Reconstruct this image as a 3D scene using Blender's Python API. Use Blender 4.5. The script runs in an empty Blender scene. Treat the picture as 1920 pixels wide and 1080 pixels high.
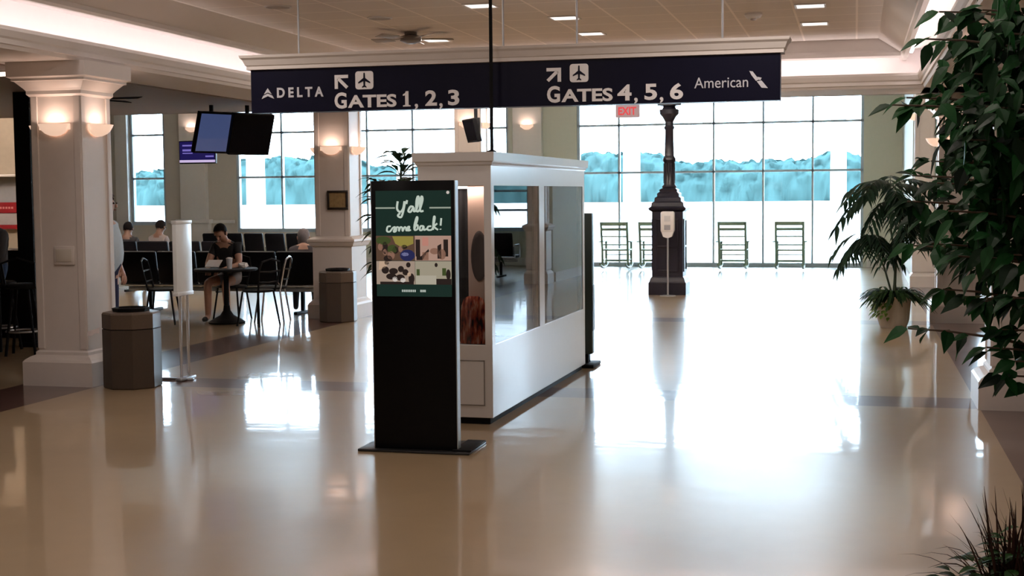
import bpy, bmesh, math, random
from math import sin, cos, pi, radians
from mathutils import Vector, Matrix, Euler

S = bpy.context.scene
C = S.collection

# ------------------------------------------------------------------ camera
cam_data = bpy.data.cameras.new('camera')
cam = bpy.data.objects.new('camera', cam_data)
C.objects.link(cam)
cam_data.sensor_width = 36.0
cam_data.lens = 48.06
cam_data.clip_end = 2000
cam_right = Vector((0.969976, 0.2430316, -0.00906653))
cam_down = Vector((0.00806761, -0.06941383, -0.99755533))
cam_fwd = Vector((-0.24306681, 0.96753158, -0.06929043))
m = Matrix.Identity(4)
for i in range(3):
    m[i][0] = cam_right[i]; m[i][1] = -cam_down[i]; m[i][2] = -cam_fwd[i]
m[0][3], m[1][3], m[2][3] = 0.0, 0.0, 1.7
cam.matrix_world = m
S.camera = cam

# ------------------------------------------------------------------ world, exposure
S.view_settings.view_transform = 'Standard'
S.view_settings.look = 'None'
S.view_settings.exposure = 0.22
S.view_settings.gamma = 1.0
S.view_settings.use_curve_mapping = False
S.cycles.use_denoising = True
S.cycles.max_bounces = 8
S.cycles.diffuse_bounces = 4
S.cycles.glossy_bounces = 4
S.cycles.transparent_max_bounces = 16
S.cycles.caustics_reflective = False
S.cycles.caustics_refractive = False
S.cycles.sample_clamp_indirect = 6.0

SKY = 20.0
world = bpy.data.worlds.new('sky')
S.world = world
world.use_nodes = True
wn = world.node_tree
bg = wn.nodes['Background']
bg.inputs[0].default_value = (0.60, 0.81, 1.0, 1)
bg.inputs[1].default_value = SKY

WARM = (1.0, 0.87, 0.78)
DOWNLIGHT_W = 18.0
COVE_E = 6.5
FAR_W = 80.0   # per metre of the added fill ledge

# ------------------------------------------------------------------ materials
MATS = {}
def mat(name, col, rough=0.5, metal=0.0, spec=0.5, var=0.08, scale=14.0, coat=0.0, emit=None, estr=0.0, bump=0.0, trans=0.0, col2=None):
    if name in MATS: return MATS[name]
    mt = bpy.data.materials.new(name); mt.use_nodes = True
    nt = mt.node_tree; b = nt.nodes['Principled BSDF']
    b.inputs['Roughness'].default_value = rough
    b.inputs['Metallic'].default_value = metal
    b.inputs['Specular IOR Level'].default_value = spec
    b.inputs['Coat Weight'].default_value = coat
    b.inputs['Coat Roughness'].default_value = 0.05
    tc = nt.nodes.new('ShaderNodeTexCoord')
    nz = nt.nodes.new('ShaderNodeTexNoise'); nz.inputs['Scale'].default_value = scale; nz.inputs['Detail'].default_value = 3
    nt.links.new(tc.outputs['Object'], nz.inputs['Vector'])
    mx = nt.nodes.new('ShaderNodeMix'); mx.data_type = 'RGBA'
    a = tuple(max(0, c * (1 - var)) for c in col); z = col2 if col2 else tuple(min(1, c * (1 + var)) for c in col)
    mx.inputs[6].default_value = (*a, 1); mx.inputs[7].default_value = (*z, 1)
    nt.links.new(nz.outputs['Fac'], mx.inputs[0])
    nt.links.new(mx.outputs[2], b.inputs['Base Color'])
    if emit:
        b.inputs['Emission Color'].default_value = (*emit, 1)
        b.inputs['Emission Strength'].default_value = estr
    if bump:
        bp = nt.nodes.new('ShaderNodeBump'); bp.inputs['Strength'].default_value = bump
        nt.links.new(nz.outputs['Fac'], bp.inputs['Height']); nt.links.new(bp.outputs[0], b.inputs['Normal'])
    MATS[name] = mt
    return mt

def glass_mat(name, tint=(1, 1, 1), ior=1.45):
    mt = bpy.data.materials.new(name); mt.use_nodes = True
    nt = mt.node_tree; nt.nodes.remove(nt.nodes['Principled BSDF'])
    out = nt.nodes['Material Output']
    t = nt.nodes.new('ShaderNodeBsdfTransparent'); t.inputs[0].default_value = (*tint, 1)
    g = nt.nodes.new('ShaderNodeBsdfGlossy'); g.inputs['Roughness'].default_value = 0.01
    f = nt.nodes.new('ShaderNodeFresnel'); f.inputs['IOR'].default_value = ior
    x = nt.nodes.new('ShaderNodeMixShader')
    nt.links.new(f.outputs[0], x.inputs[0]); nt.links.new(t.outputs[0], x.inputs[1]); nt.links.new(g.outputs[0], x.inputs[2])
    nt.links.new(x.outputs[0], out.inputs[0])
    MATS[name] = mt
    return mt

def leaf_mat(name, c1, c2):
    mt = bpy.data.materials.new(name); mt.use_nodes = True
    nt = mt.node_tree; b = nt.nodes['Principled BSDF']
    b.inputs['Roughness'].default_value = 0.5; b.inputs['Specular IOR Level'].default_value = 0.18
    geo = nt.nodes.new('ShaderNodeNewGeometry')
    mx = nt.nodes.new('ShaderNodeMix'); mx.data_type = 'RGBA'
    mx.inputs[6].default_value = (*c1, 1); mx.inputs[7].default_value = (*c2, 1)
    nt.links.new(geo.outputs['Random Per Island'], mx.inputs[0])
    nt.links.new(mx.outputs[2], b.inputs['Base Color'])
    tr = nt.nodes.new('ShaderNodeBsdfTranslucent')
    nt.links.new(mx.outputs[2], tr.inputs[0])
    ms = nt.nodes.new('ShaderNodeMixShader'); ms.inputs[0].default_value = 0.25
    nt.links.new(b.outputs[0], ms.inputs[1]); nt.links.new(tr.outputs[0], ms.inputs[2])
    nt.links.new(ms.outputs[0], nt.nodes['Material Output'].inputs[0])
    MATS[name] = mt
    return mt

def terrazzo(name, col, rough=0.30):
    mt = bpy.data.materials.new(name); mt.use_nodes = True
    nt = mt.node_tree; b = nt.nodes['Principled BSDF']
    tc = nt.nodes.new('ShaderNodeTexCoord')
    v = nt.nodes.new('ShaderNodeTexNoise'); v.inputs['Scale'].default_value = 7; v.inputs['Detail'].default_value = 2
    n = nt.nodes.new('ShaderNodeTexNoise'); n.inputs['Scale'].default_value = 0.9; n.inputs['Detail'].default_value = 4
    om_ = nt.nodes.new('ShaderNodeMapping'); om_.inputs['Location'].default_value = (0.31, 0.17, 0.47)
    nt.links.new(tc.outputs['Object'], om_.inputs[0])
    nt.links.new(om_.outputs[0], v.inputs['Vector']); nt.links.new(om_.outputs[0], n.inputs['Vector'])
    m1 = nt.nodes.new('ShaderNodeMix'); m1.data_type = 'RGBA'
    m1.inputs[6].default_value = (*[c * 0.95 for c in col], 1); m1.inputs[7].default_value = (*[min(1, c * 1.05) for c in col], 1)
    nt.links.new(v.outputs['Fac'], m1.inputs[0])
    m2 = nt.nodes.new('ShaderNodeMix'); m2.data_type = 'RGBA'; m2.blend_type = 'MULTIPLY'; m2.inputs[0].default_value = 0.25
    nt.links.new(m1.outputs[2], m2.inputs[6]); nt.links.new(n.outputs['Fac'], m2.inputs[7])
    nt.links.new(m2.outputs[2], b.inputs['Base Color'])
    mr = nt.nodes.new('ShaderNodeMapRange'); mr.inputs[3].default_value = rough * 0.75; mr.inputs[4].default_value = rough * 1.3
    nt.links.new(n.outputs['Fac'], mr.inputs[0]); nt.links.new(mr.outputs[0], b.inputs['Roughness'])
    w = nt.nodes.new('ShaderNodeTexNoise'); w.inputs['Scale'].default_value = 1.6; w.inputs['Detail'].default_value = 2
    wm = nt.nodes.new('ShaderNodeMapping'); wm.inputs['Scale'].default_value = (1.0, 1.6, 1.0); wm.inputs['Location'].default_value = (0.37, 0.21, 0.43)
    nt.links.new(tc.outputs['Object'], wm.inputs[0]); nt.links.new(wm.outputs[0], w.inputs['Vector'])
    bp = nt.nodes.new('ShaderNodeBump'); bp.inputs['Strength'].default_value = 0.045; bp.inputs['Distance'].default_value = 0.05
    nt.links.new(w.outputs['Fac'], bp.inputs['Height']); nt.links.new(bp.outputs[0], b.inputs['Normal'])
    b.inputs['IOR'].default_value = 1.5
    b.inputs['Coat Weight'].default_value = 0.75; b.inputs['Coat Roughness'].default_value = 0.06
    nt.links.new(bp.outputs[0], b.inputs['Coat Normal'])
    MATS[name] = mt
    return mt

def tile_mat(name, col, size=0.61):
    mt = bpy.data.materials.new(name); mt.use_nodes = True
    nt = mt.node_tree; b = nt.nodes['Principled BSDF']; b.inputs['Roughness'].default_value = 0.85
    tc = nt.nodes.new('ShaderNodeTexCoord')
    br = nt.nodes.new('ShaderNodeTexBrick'); br.offset = 0.0; br.squash = 1.0
    br.inputs['Scale'].default_value = 1.0; br.inputs['Brick Width'].default_value = size; br.inputs['Row Height'].default_value = size
    br.inputs['Mortar Size'].default_value = 0.012
    br.inputs['Color1'].default_value = (*col, 1); br.inputs['Color2'].default_value = (*[c * 0.94 for c in col], 1)
    br.inputs['Mortar'].default_value = (*[min(1, c * 1.25) for c in col], 1)
    nt.links.new(tc.outputs['Object'], br.inputs['Vector']); nt.links.new(br.outputs['Color'], b.inputs['Base Color'])
    MATS[name] = mt
    return mt

white = mat('white_paint', (0.72, 0.69, 0.66), 0.45, var=0.03)
column_paint = mat('column_paint', (0.66, 0.60, 0.56), 0.4, var=0.03)
wall_paint = mat('cream_wall_paint', (0.60, 0.61, 0.51), 0.6, var=0.03)
tan_paint = mat('tan_wall_paint', (0.57, 0.52, 0.45), 0.6, var=0.03)
cove_paint = mat('cove_paint', (0.78, 0.70, 0.69), 0.7, var=0.02)
soffit_paint = mat('soffit_paint', (0.76, 0.71, 0.68), 0.6, var=0.02)
dark_ceiling = mat('brown_ceiling', (0.20, 0.145, 0.115), 0.7, var=0.1)
tile = tile_mat('acoustic_tile', (0.78, 0.72, 0.68))
floor_beige = terrazzo('beige_terrazzo', (0.43, 0.31, 0.185))
floor_red = terrazzo('reddish_terrazzo', (0.095, 0.042, 0.034))
floor_plum = terrazzo('plum_terrazzo', (0.155, 0.092, 0.08))
black_gloss = mat('black_gloss', (0.004, 0.004, 0.005), 0.3, spec=0.10)
black_matte = mat('black_matte', (0.005, 0.005, 0.006), 0.6, spec=0.15)
black_leather = mat('black_leather', (0.004, 0.004, 0.006), 0.45, spec=0.14, bump=0.05, scale=60)
chrome = mat('chrome', (0.75, 0.78, 0.82), 0.15, metal=1.0)
steel = mat('grey_metal', (0.45, 0.47, 0.5), 0.35, metal=0.8)
window_metal = mat('window_metal', (0.42, 0.52, 0.60), 0.4)
navy = mat('navy_panel', (0.007, 0.007, 0.022), 0.4, spec=0.12)
lettering_white = mat('lettering_white', (0.95, 0.94, 0.97), 0.5, var=0.02)
lettering_grey = mat('lettering_grey', (0.66, 0.67, 0.74), 0.5, var=0.02)
kiosk_white = mat('kiosk_white', (0.70, 0.68, 0.67), 0.18, var=0.02, coat=0.3)
kiosk_tan = mat('kiosk_interior', (0.58, 0.42, 0.34), 0.6, var=0.04)
glass = glass_mat('window_glass')
show_glass = glass_mat('showcase_glass', (0.94, 0.97, 0.97), 2.1)
bin_brown = mat('brown_bin', (0.060, 0.042, 0.030), 0.45, var=0.15, scale=80)
bin_lid = mat('brown_bin_lid', (0.10, 0.07, 0.05), 0.4, var=0.12, scale=60)
iron = mat('black_iron', (0.007, 0.006, 0.011), 0.35, spec=0.3, bump=0.04)
terracotta = mat('pale_pot', (0.52, 0.47, 0.40), 0.55)
soil = mat('soil', (0.02, 0.014, 0.01), 0.9, var=0.3, scale=40)
bark = mat('bark', (0.09, 0.06, 0.04), 0.8, var=0.3, scale=30)
green_stem = mat('green_stem', (0.03, 0.05, 0.02), 0.6)
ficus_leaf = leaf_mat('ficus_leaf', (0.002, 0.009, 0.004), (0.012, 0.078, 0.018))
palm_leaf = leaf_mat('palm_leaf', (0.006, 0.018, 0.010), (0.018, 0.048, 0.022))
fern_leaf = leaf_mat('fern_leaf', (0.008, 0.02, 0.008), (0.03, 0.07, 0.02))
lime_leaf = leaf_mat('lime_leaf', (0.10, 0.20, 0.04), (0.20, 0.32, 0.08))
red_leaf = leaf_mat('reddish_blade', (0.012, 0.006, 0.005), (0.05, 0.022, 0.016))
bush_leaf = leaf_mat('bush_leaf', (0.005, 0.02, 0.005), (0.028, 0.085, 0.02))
alabaster = mat('alabaster_bowl', (0.85, 0.62, 0.5), 0.4, emit=(1.0, 0.68, 0.50), estr=0.62)
lamp_glow = mat('lamp_glow', (1, 0.9, 0.8), 0.5, emit=(1.0, 0.84, 0.70), estr=6.0)
cove_glow = mat('cove_tube_glow', (1, 1, 1), 0.5, emit=(1.0, 0.90, 0.89), estr=COVE_E)
panel_glow = mat('downlight_glow', (1, 1, 1), 0.5, emit=(1.0, 0.93, 0.88), estr=1.3)
concrete = mat('pale_concrete', (0.55, 0.55, 0.53), 0.9, var=0.05, scale=0.3)
tree_far = mat('hazy_trees', (0.028, 0.056, 0.056), 1.0, var=0.25, scale=0.15, spec=0.0)  # distance haze put into the trees' blue-green base colour
porch_white = mat('porch_white', (0.55, 0.54, 0.54), 0.7, var=0.02)

# ------------------------------------------------------------------ mesh helpers
class MB:
    def __init__(s): s.v = []; s.f = []; s.m = []; s.mi = 0
    def _add(s, vs, fs):
        o = len(s.v); s.v += [tuple(p) for p in vs]
        for f in fs: s.f.append(tuple(o + i for i in f)); s.m.append(s.mi)
        return s
    def box(s, x0, x1, y0, y1, z0, z1, b=0.0, M=None):
        bm = bmesh.new(); bmesh.ops.create_cube(bm, size=1.0)
        sx, sy, sz = x1 - x0, y1 - y0, z1 - z0
        for v in bm.verts: v.co = Vector((v.co.x * sx + (x0 + x1) / 2, v.co.y * sy + (y0 + y1) / 2, v.co.z * sz + (z0 + z1) / 2))
        if b > 0:
            bmesh.ops.bevel(bm, geom=bm.edges[:], offset=min(b, 0.45 * min(abs(sx), abs(sy), abs(sz))), segments=2, affect='EDGES', profile=0.5)
        bm.verts.index_update()
        vs = [(M @ v.co) if M else v.co.copy() for v in bm.verts]
        fs = [[v.index for v in f.verts] for f in bm.faces]
        bm.free()
        return s._add(vs, fs)
    def lathe(s, prof, n=24, c=(0, 0, 0), ang0=0.0, arc=2 * pi, M=None, caps=True):
        vs = []; fs = []; full = abs(arc - 2 * pi) < 1e-6; k = n if full else n + 1
        for r, z in prof:
            for i in range(k):
                a = ang0 + arc * i / n
                p = Vector((c[0] + r * cos(a), c[1] + r * sin(a), c[2] + z)); vs.append(M @ p if M else p)
        for j in range(len(prof) - 1):
            for i in range(n):
                i2 = (i + 1) % k if full else i + 1
                fs.append([j * k + i, j * k + i2, (j + 1) * k + i2, (j + 1) * k + i])
        if caps and full:
            fs.append(list(range(k))[::-1]); fs.append([(len(prof) - 1) * k + i for i in range(k)])
        return s._add(vs, fs)
    def tube(s, pts, r, n=8, r1=None, cap=True):
        pts = [Vector(p) for p in pts]; vs = []; fs = []
        N = len(pts); up = Vector((0, 0, 1)); prev = None
        for i, p in enumerate(pts):
            t = (pts[min(i + 1, N - 1)] - pts[max(i - 1, 0)]).normalized()
            if prev is None:
                a = t.cross(up)
                if a.length < 1e-3: a = t.cross(Vector((1, 0, 0)))
            else:
                a = prev - t * prev.dot(t)
            a.normalize(); prev = a; b = t.cross(a)
            rr = r if r1 is None else r + (r1 - r) * i / max(1, N - 1)
            for k in range(n): vs.append(p + a * rr * cos(2 * pi * k / n) + b * rr * sin(2 * pi * k / n))
        for i in range(N - 1):
            for k in range(n): fs.append([i * n + k, i * n + (k + 1) % n, (i + 1) * n + (k + 1) % n, (i + 1) * n + k])
        if cap: fs.append(list(range(n))[::-1]); fs.append([(N - 1) * n + k for k in range(n)])
        return s._add(vs, fs)
    def prism(s, poly, y0, y1, M=None):
        # polygon in XZ extruded along Y
        n = len(poly)
        vs = [Vector((x, y0, z)) for x, z in poly] + [Vector((x, y1, z)) for x, z in poly]
        if M: vs = [M @ v for v in vs]
        fs = [list(range(n))[::-1], [n + i for i in range(n)]] + [[i, (i + 1) % n, n + (i + 1) % n, n + i] for i in range(n)]
        return s._add(vs, fs)
    def extrude_profile(s, poly, axis, a0, a1):
        # closed profile: axis 'y': poly (x,z); axis 'x': poly (y,z)
        n = len(poly)
        mk = (lambda p, a: (p[0], a, p[1])) if axis == 'y' else (lambda p, a: (a, p[0], p[1]))
        vs = [mk(p, a0) for p in poly] + [mk(p, a1) for p in poly]
        fs = [list(range(n))[::-1], [n + i for i in range(n)]] + [[i, (i + 1) % n, n + (i + 1) % n, n + i] for i in range(n)]
        return s._add(vs, fs)
    def sqlathe(s, prof, c=(0, 0), b=0.0):
        # stacked square sections: (half_x, half_y, z)
        vs = []; fs = []
        for hx, hy, z in prof:
            vs += [(c[0] - hx, c[1] - hy, z), (c[0] + hx, c[1] - hy, z), (c[0] + hx, c[1] + hy, z), (c[0] - hx, c[1] + hy, z)]
        for j in range(len(prof) - 1):
            for i in range(4): fs.append([j * 4 + i, j * 4 + (i + 1) % 4, (j + 1) * 4 + (i + 1) % 4, (j + 1) * 4 + i])
        fs.append([3, 2, 1, 0]); k = (len(prof) - 1) * 4; fs.append([k, k + 1, k + 2, k + 3])
        return s._add(vs, fs)
    def ico(s, c, r, sub=2, M=None):
        bm = bmesh.new(); bmesh.ops.create_icosphere(bm, subdivisions=sub, radius=1.0); bm.verts.index_update()
        r = r if isinstance(r, (tuple, list)) else (r, r, r)
        vs = []
        for v in bm.verts:
            p = Vector((v.co.x * r[0], v.co.y * r[1], v.co.z * r[2]))
            if M: p = M @ p
            vs.append(p + Vector(c))
        fs = [[v.index for v in f.verts] for f in bm.faces]; bm.free()
        return s._add(vs, fs)
    def leaf(s, base, d, up, L, W, droop=0.3, fold=0.25, shape=(0.0, 0.75, 1.0, 0.6, 0.0), n=None):
        base = Vector(base); d = Vector(d).normalized(); up = Vector(up)
        side = d.cross(up)
        if side.length < 1e-3: side = d.cross(Vector((1, 0, 0)))
        side.normalize(); nrm = side.cross(d).normalized()
        vs = []; fs = []; k = len(shape)
        for i, w in enumerate(shape):
            t = i / (k - 1)
            p = base + d * (L * t) - Vector((0, 0, 1)) * (droop * L * t * t)
            hw = W * 0.5 * w
            vs += [p - side * hw + nrm * fold * hw, p, p + side * hw + nrm * fold * hw]
        for i in range(k - 1):
            a = i * 3; b = a + 3
            fs += [[a, a + 1, b + 1, b], [a + 1, a + 2, b + 2, b + 1]]
        return s._add(vs, fs)
    def build(s, name, mats, parent=None, smooth=30, loc=None, recalc=True):
        me = bpy.data.meshes.new(name)
        me.from_pydata(s.v, [], s.f)
        if not isinstance(mats, (list, tuple)): mats = [mats]
        for x in mats: me.materials.append(x)
        me.polygons.foreach_set('material_index', s.m)
        if recalc:
            bm = bmesh.new(); bm.from_mesh(me)
            bmesh.ops.recalc_face_normals(bm, faces=bm.faces[:])
            bm.to_mesh(me); bm.free()
        if smooth:
            me.shade_smooth()
            try: me.set_sharp_from_angle(angle=radians(smooth))
            except Exception: pass
        me.update()
        o = bpy.data.objects.new(name, me); C.objects.link(o)
        if parent: o.parent = parent
        if loc: o.location = loc
        return o

def tag(o, label, cat, group=None, kind=None):
    o['label'] = label; o['category'] = cat
    if group: o['group'] = group
    if kind: o['kind'] = kind
    return o
def thing(name, label, cat, loc=(0, 0, 0), rz=0.0, group=None):
    o = bpy.data.objects.new(name, None); C.objects.link(o)
    o.location = loc; o.rotation_euler = (0, 0, rz); o.empty_display_size = 0.2
    return tag(o, label, cat, group)
def struct(o): o['kind'] = 'structure'; return o
def kids(o): return [x for x in bpy.data.objects if x.parent == o]
def dup(root, loc, rz=0.0, label=None, group=None):
    r = root.copy(); C.objects.link(r); r.location = loc; r.rotation_euler = (0, 0, rz)
    if label: r['label'] = label
    if group: r['group'] = group
    for ch in kids(root):
        c = ch.copy(); C.objects.link(c); c.parent = r
        for g in kids(ch):
            d = g.copy(); C.objects.link(d); d.parent = c
    return r

def text_mb(mb, txt, x0, x1, z0, z1, y, depth=0.006, weight=0.0, shear=0.0):
    cu = bpy.data.curves.new('t', 'FONT'); cu.body = txt; cu.extrude = 0.01; cu.offset = weight; cu.resolution_u = 4; cu.shear = shear
    o = bpy.data.objects.new('t', cu); C.objects.link(o)
    dg = bpy.context.evaluated_depsgraph_get()
    me = bpy.data.meshes.new_from_object(o.evaluated_get(dg))
    xs = [v.co.x for v in me.vertices]; ys = [v.co.y for v in me.vertices]; zs = [v.co.z for v in me.vertices]
    ax, bx, ay, by, az, bz = min(xs), max(xs), min(ys), max(ys), min(zs), max(zs)
    vs = [(x0 + (v.co.x - ax) / (bx - ax) * (x1 - x0), y - depth * (v.co.z - az) / (bz - az), z0 + (v.co.y - ay) / (by - ay) * (z1 - z0)) for v in me.vertices]
    fs = [list(p.vertices) for p in me.polygons]
    bpy.data.objects.remove(o); bpy.data.curves.remove(cu); bpy.data.meshes.remove(me)
    return mb._add(vs, fs)

# ================================================================== SETTING
CZ = 3.5          # tray ceiling height
LZ = 2.9          # soffit height
BACK = 31.0
# floor: beige field with darker bands along and across the colonnades
mb = MB()
xs = [-20, -7.35, -6.58, 0.95, 1.72, 5.0]
ys = [-7, 11.05, 11.6, 17.8, 18.35, BACK + 0.3]
for i in range(len(xs) - 1):
    for j in range(len(ys) - 1):
        border = i in (1, 3); cross = j in (1, 3)
        mb.mi = 1 if border else (2 if cross and i == 2 else 0)
        mb._add([(xs[i], ys[j], 0), (xs[i + 1], ys[j], 0), (xs[i + 1], ys[j + 1], 0), (xs[i], ys[j + 1], 0)], [[0, 1, 2, 3]])
mb.mi = 0
mb.box(-20, 5, -7, BACK + 0.3, -0.2, -0.01)
struct(mb.build('floor', [floor_beige, floor_red, floor_plum], smooth=0))

# ceilings
def bx(name, mt, *a, kind=True, parent=None, b=0.0):
    o = MB().box(*a, b=b).build(name, mt, parent, smooth=0)
    if kind and not parent: struct(o)
    return o
bx('ceiling', tile, -6.9, 1.6, -7, 17.6, CZ, CZ + 0.15)
bx('ceiling', dark_ceiling, -20, -7.45, -7, 18.0, 2.885, 3.1)
bx('ceiling', tile, -20, 5, 17.9, BACK + 0.3, 4.3, 4.45)
bx('ceiling', soffit_paint, 1.25, 5, -7, 18.2, LZ, LZ + 0.1)
bx('roof', white, -20, 5, -7, 17.9, 4.3, 4.4)

# left and side coves: soffit with moulded lip, recess, slanted riser
def cove(side, xl, s):
    # s=+1: room lies towards +x of the lip
    f = lambda d: xl - s * d       # d measured outwards from the lip
    lip = [(f(0.85), LZ), (f(0.06), LZ), (f(0.04), LZ + 0.03), (f(0.02), LZ + 0.035), (f(0.02), LZ + 0.075), (f(0.0), LZ + 0.09), (f(-0.02), LZ + 0.14), (f(-0.02), LZ + 0.17), (f(0.04), LZ + 0.17),
           (f(0.05), LZ + 0.07), (f(0.85), LZ + 0.07)]
    struct(MB().extrude_profile(lip, 'y', -7, 17.98).build('trim_%d' % (1 if s > 0 else 2), soffit_paint, smooth=0))
    back = [(f(0.5), LZ + 0.07), (f(0.5), LZ + 0.5), (f(0.17), LZ + 0.5), (f(0.17), LZ + 0.56), (f(0.56), LZ + 0.56), (f(0.56), LZ + 0.07)]
    struct(MB().extrude_profile(back, 'y', -7, 17.6).build('wall_cove_%s' % side, cove_paint, smooth=0))
    rb, rt = f(-0.18), f(-0.47)
    riser = [(rb, 3.27), (rb + s * 0.03, 3.29), (rb + s * 0.03, 3.33), (rt, CZ), (f(0.18), CZ), (f(0.18), LZ + 0.5), (rb - s * 0.05, LZ + 0.5), (rb - s * 0.05, 3.27)]
    struct(MB().extrude_profile(riser, 'y', -7, 17.5).build('trim_%d' % (3 if s > 0 else 4), soffit_paint, smooth=0))
cove('left', -6.6, 1)
cove('right', 0.72, -1)
# cove at the far end of the tray
lip = [(18.1, LZ), (16.96, LZ), (16.94, LZ + 0.03), (16.92, LZ + 0.035), (16.92, LZ + 0.075), (16.9, LZ + 0.09), (16.88, LZ + 0.14), (16.88, LZ + 0.17), (16.94, LZ + 0.17), (16.95, LZ + 0.07), (18.1, LZ + 0.07)]
struct(MB().extrude_profile(lip, 'x', -7.44, 1.7).build('trim_5', soffit_paint, smooth=0))
struct(MB().box(-7.44, 1.7, 17.5, 17.56, LZ + 0.07, 3.52).build('wall_cove_back', cove_paint, smooth=0))
struct(MB().extrude_profile([(17.05, 3.27), (17.03, 3.29), (17.03, 3.33), (17.05, 3.36), (17.05, CZ), (17.49, CZ), (17.49, 3.4), (17.1, 3.4), (17.1, 3.27)], 'x', -6.45, 0.6).build('trim_6', soffit_paint, smooth=0))
# fascia where the low ceilings stop
bx('wall_fascia', dark_ceiling, -20, -7.45, 17.9, 18.1, 2.885, 4.3)
bx('wall_fascia', white, -7.45, 5, 18.0, 18.12, 2.9, 4.3)

# cove tubes
def cove_tube(name_label, x0, x1, y0, y1, z):
    o = MB().box(x0, x1, y0, y1, z, z + 0.03, b=0.01).build('cove_light', cove_glow, smooth=0)
    tag(o, name_label, 'cove light')
cove_tube('lower glowing tube hidden behind the moulded lip over the plaque columns', -6.78, -6.74, -6.5, 17.3, LZ + 0.08)
cove_tube('upper glowing tube tucked behind the slanted riser over the plaque columns', -6.54, -6.50, -6.5, 17.3, LZ + 0.44)
cove_tube('lower glowing tube behind the moulded lip on the ficus side', 0.86, 0.90, -6.5, 17.3, LZ + 0.08)
cove_tube('upper glowing tube behind the slanted riser on the ficus side', 0.62, 0.66, -6.5, 17.3, LZ + 0.44)
cove_tube('lower glowing tube in the cove at the window end of the tray', -6.4, 0.5, 17.04, 17.08, LZ + 0.08)
cove_tube('upper glowing tube in the cove at the window end of the tray', -6.4, 0.5, 17.16, 17.20, LZ + 0.44)

# walls
bx('wall_rear', white, -20, 5, -7.2, -7, 0, 4.4)
bx('wall_left', tan_paint, -20.2, -20, -7.2, BACK + 0.3, 0, 4.4)
bx('wall_right', wall_paint, 5, 5.2, -7.2, BACK + 0.3, 0, 4.4)
bx('wall_bar', mat('bar_wall_paint', (0.24, 0.20, 0.15), 0.7), -20, -13.45, 20.5, 20.65, 0, 4.3)

# back wall with openings  (x0,x1,sill,head)
OPEN = [(-17.62, -16.66, 0.98, 3.9), (-14.74, -12.45, 0.80, 3.9), (-11.95, -7.85, 0.80, 3.9), (-6.22, 0.17, 0.0, 4.0), (2.2, 4.8, 0.80, 4.0)]
mb = MB(); prev = -20.0
for x0, x1, sl, hd in OPEN:
    mb.mi = 0 if x1 < -11 else 1
    mb.box(prev, x0, BACK, BACK + 0.25, 0, 4.35)
    if sl > 0: mb.box(x0, x1, BACK, BACK + 0.25, 0, sl)
    mb.box(x0, x1, BACK, BACK + 0.25, hd, 4.35)
    prev = x1
mb.mi = 1; mb.box(prev, 5, BACK, BACK + 0.25, 0, 4.35)
struct(mb.build('wall_back', [tan_paint, wall_paint], smooth=0))
# chair rail and baseboard along the back wall
mb = MB()
for a, b in ((-20, -17.7), (-16.6, -14.8), (-12.4, -12.0), (-7.8, -6.3), (0.25, 2.15), (4.85, 5)):
    mb.box(a, b, BACK - 0.05, BACK, 1.02, 1.10, b=0.01)
struct(mb.build('trim_7', white, smooth=0))
mb = MB()
for a, b in ((-20, -6.3), (0.25, 5)):
    mb.box(a, b, BACK - 0.03, BACK, 0, 0.18, b=0.008)
struct(mb.build('baseboard_back', white, smooth=0))

def window(n, x0, x1, sill, head, vert, trans):
    w = bpy.data.objects.new('window_%d' % n, None); C.objects.link(w); w.location = ((x0 + x1) / 2, BACK + 0.1, sill); struct(w)
    cx = (x0 + x1) / 2
    f = MB(); y0, y1 = -0.06, 0.06
    f.box(x0 - cx, x0 - cx + 0.06, y0, y1, 0, head - sill); f.box(x1 - cx - 0.06, x1 - cx, y0, y1, 0, head - sill)
    f.box(x0 - cx, x1 - cx, y0 - 0.02, y1, 0, 0.09); f.box(x0 - cx, x1 - cx, y0, y1, head - sill - 0.06, head - sill)
    for v in vert: f.box(v - cx - 0.022, v - cx + 0.022, y0, y1, 0, head - sill)
    for t in trans: f.box(x0 - cx, x1 - cx, y0, y1, t - sill - 0.024, t - sill + 0.024)
    f.build('window_frame', window_metal, w, smooth=0)
    MB().box(x0 - cx + 0.02, x1 - cx - 0.02, -0.006, 0.006, 0.03, head - sill - 0.03).build('pane', glass, w, smooth=0)
TR = (2.14, 3.22)
window(1, *OPEN[0], (), TR)
window(2, *OPEN[1], (-13.55,), TR)
window(3, *OPEN[2], (-11.35, -10.2, -9.0), TR)
window(4, *OPEN[3], (-5.25, -4.15, -3.1, -2.0, -0.92), TR)
window(5, *OPEN[4], (3.05, 3.95), (1.3, 1.75) + TR)
# light jambs of the small window
bx('trim_8', white, -17.95, -17.62, BACK - 0.14, BACK, 0.0, 4.2)

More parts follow.
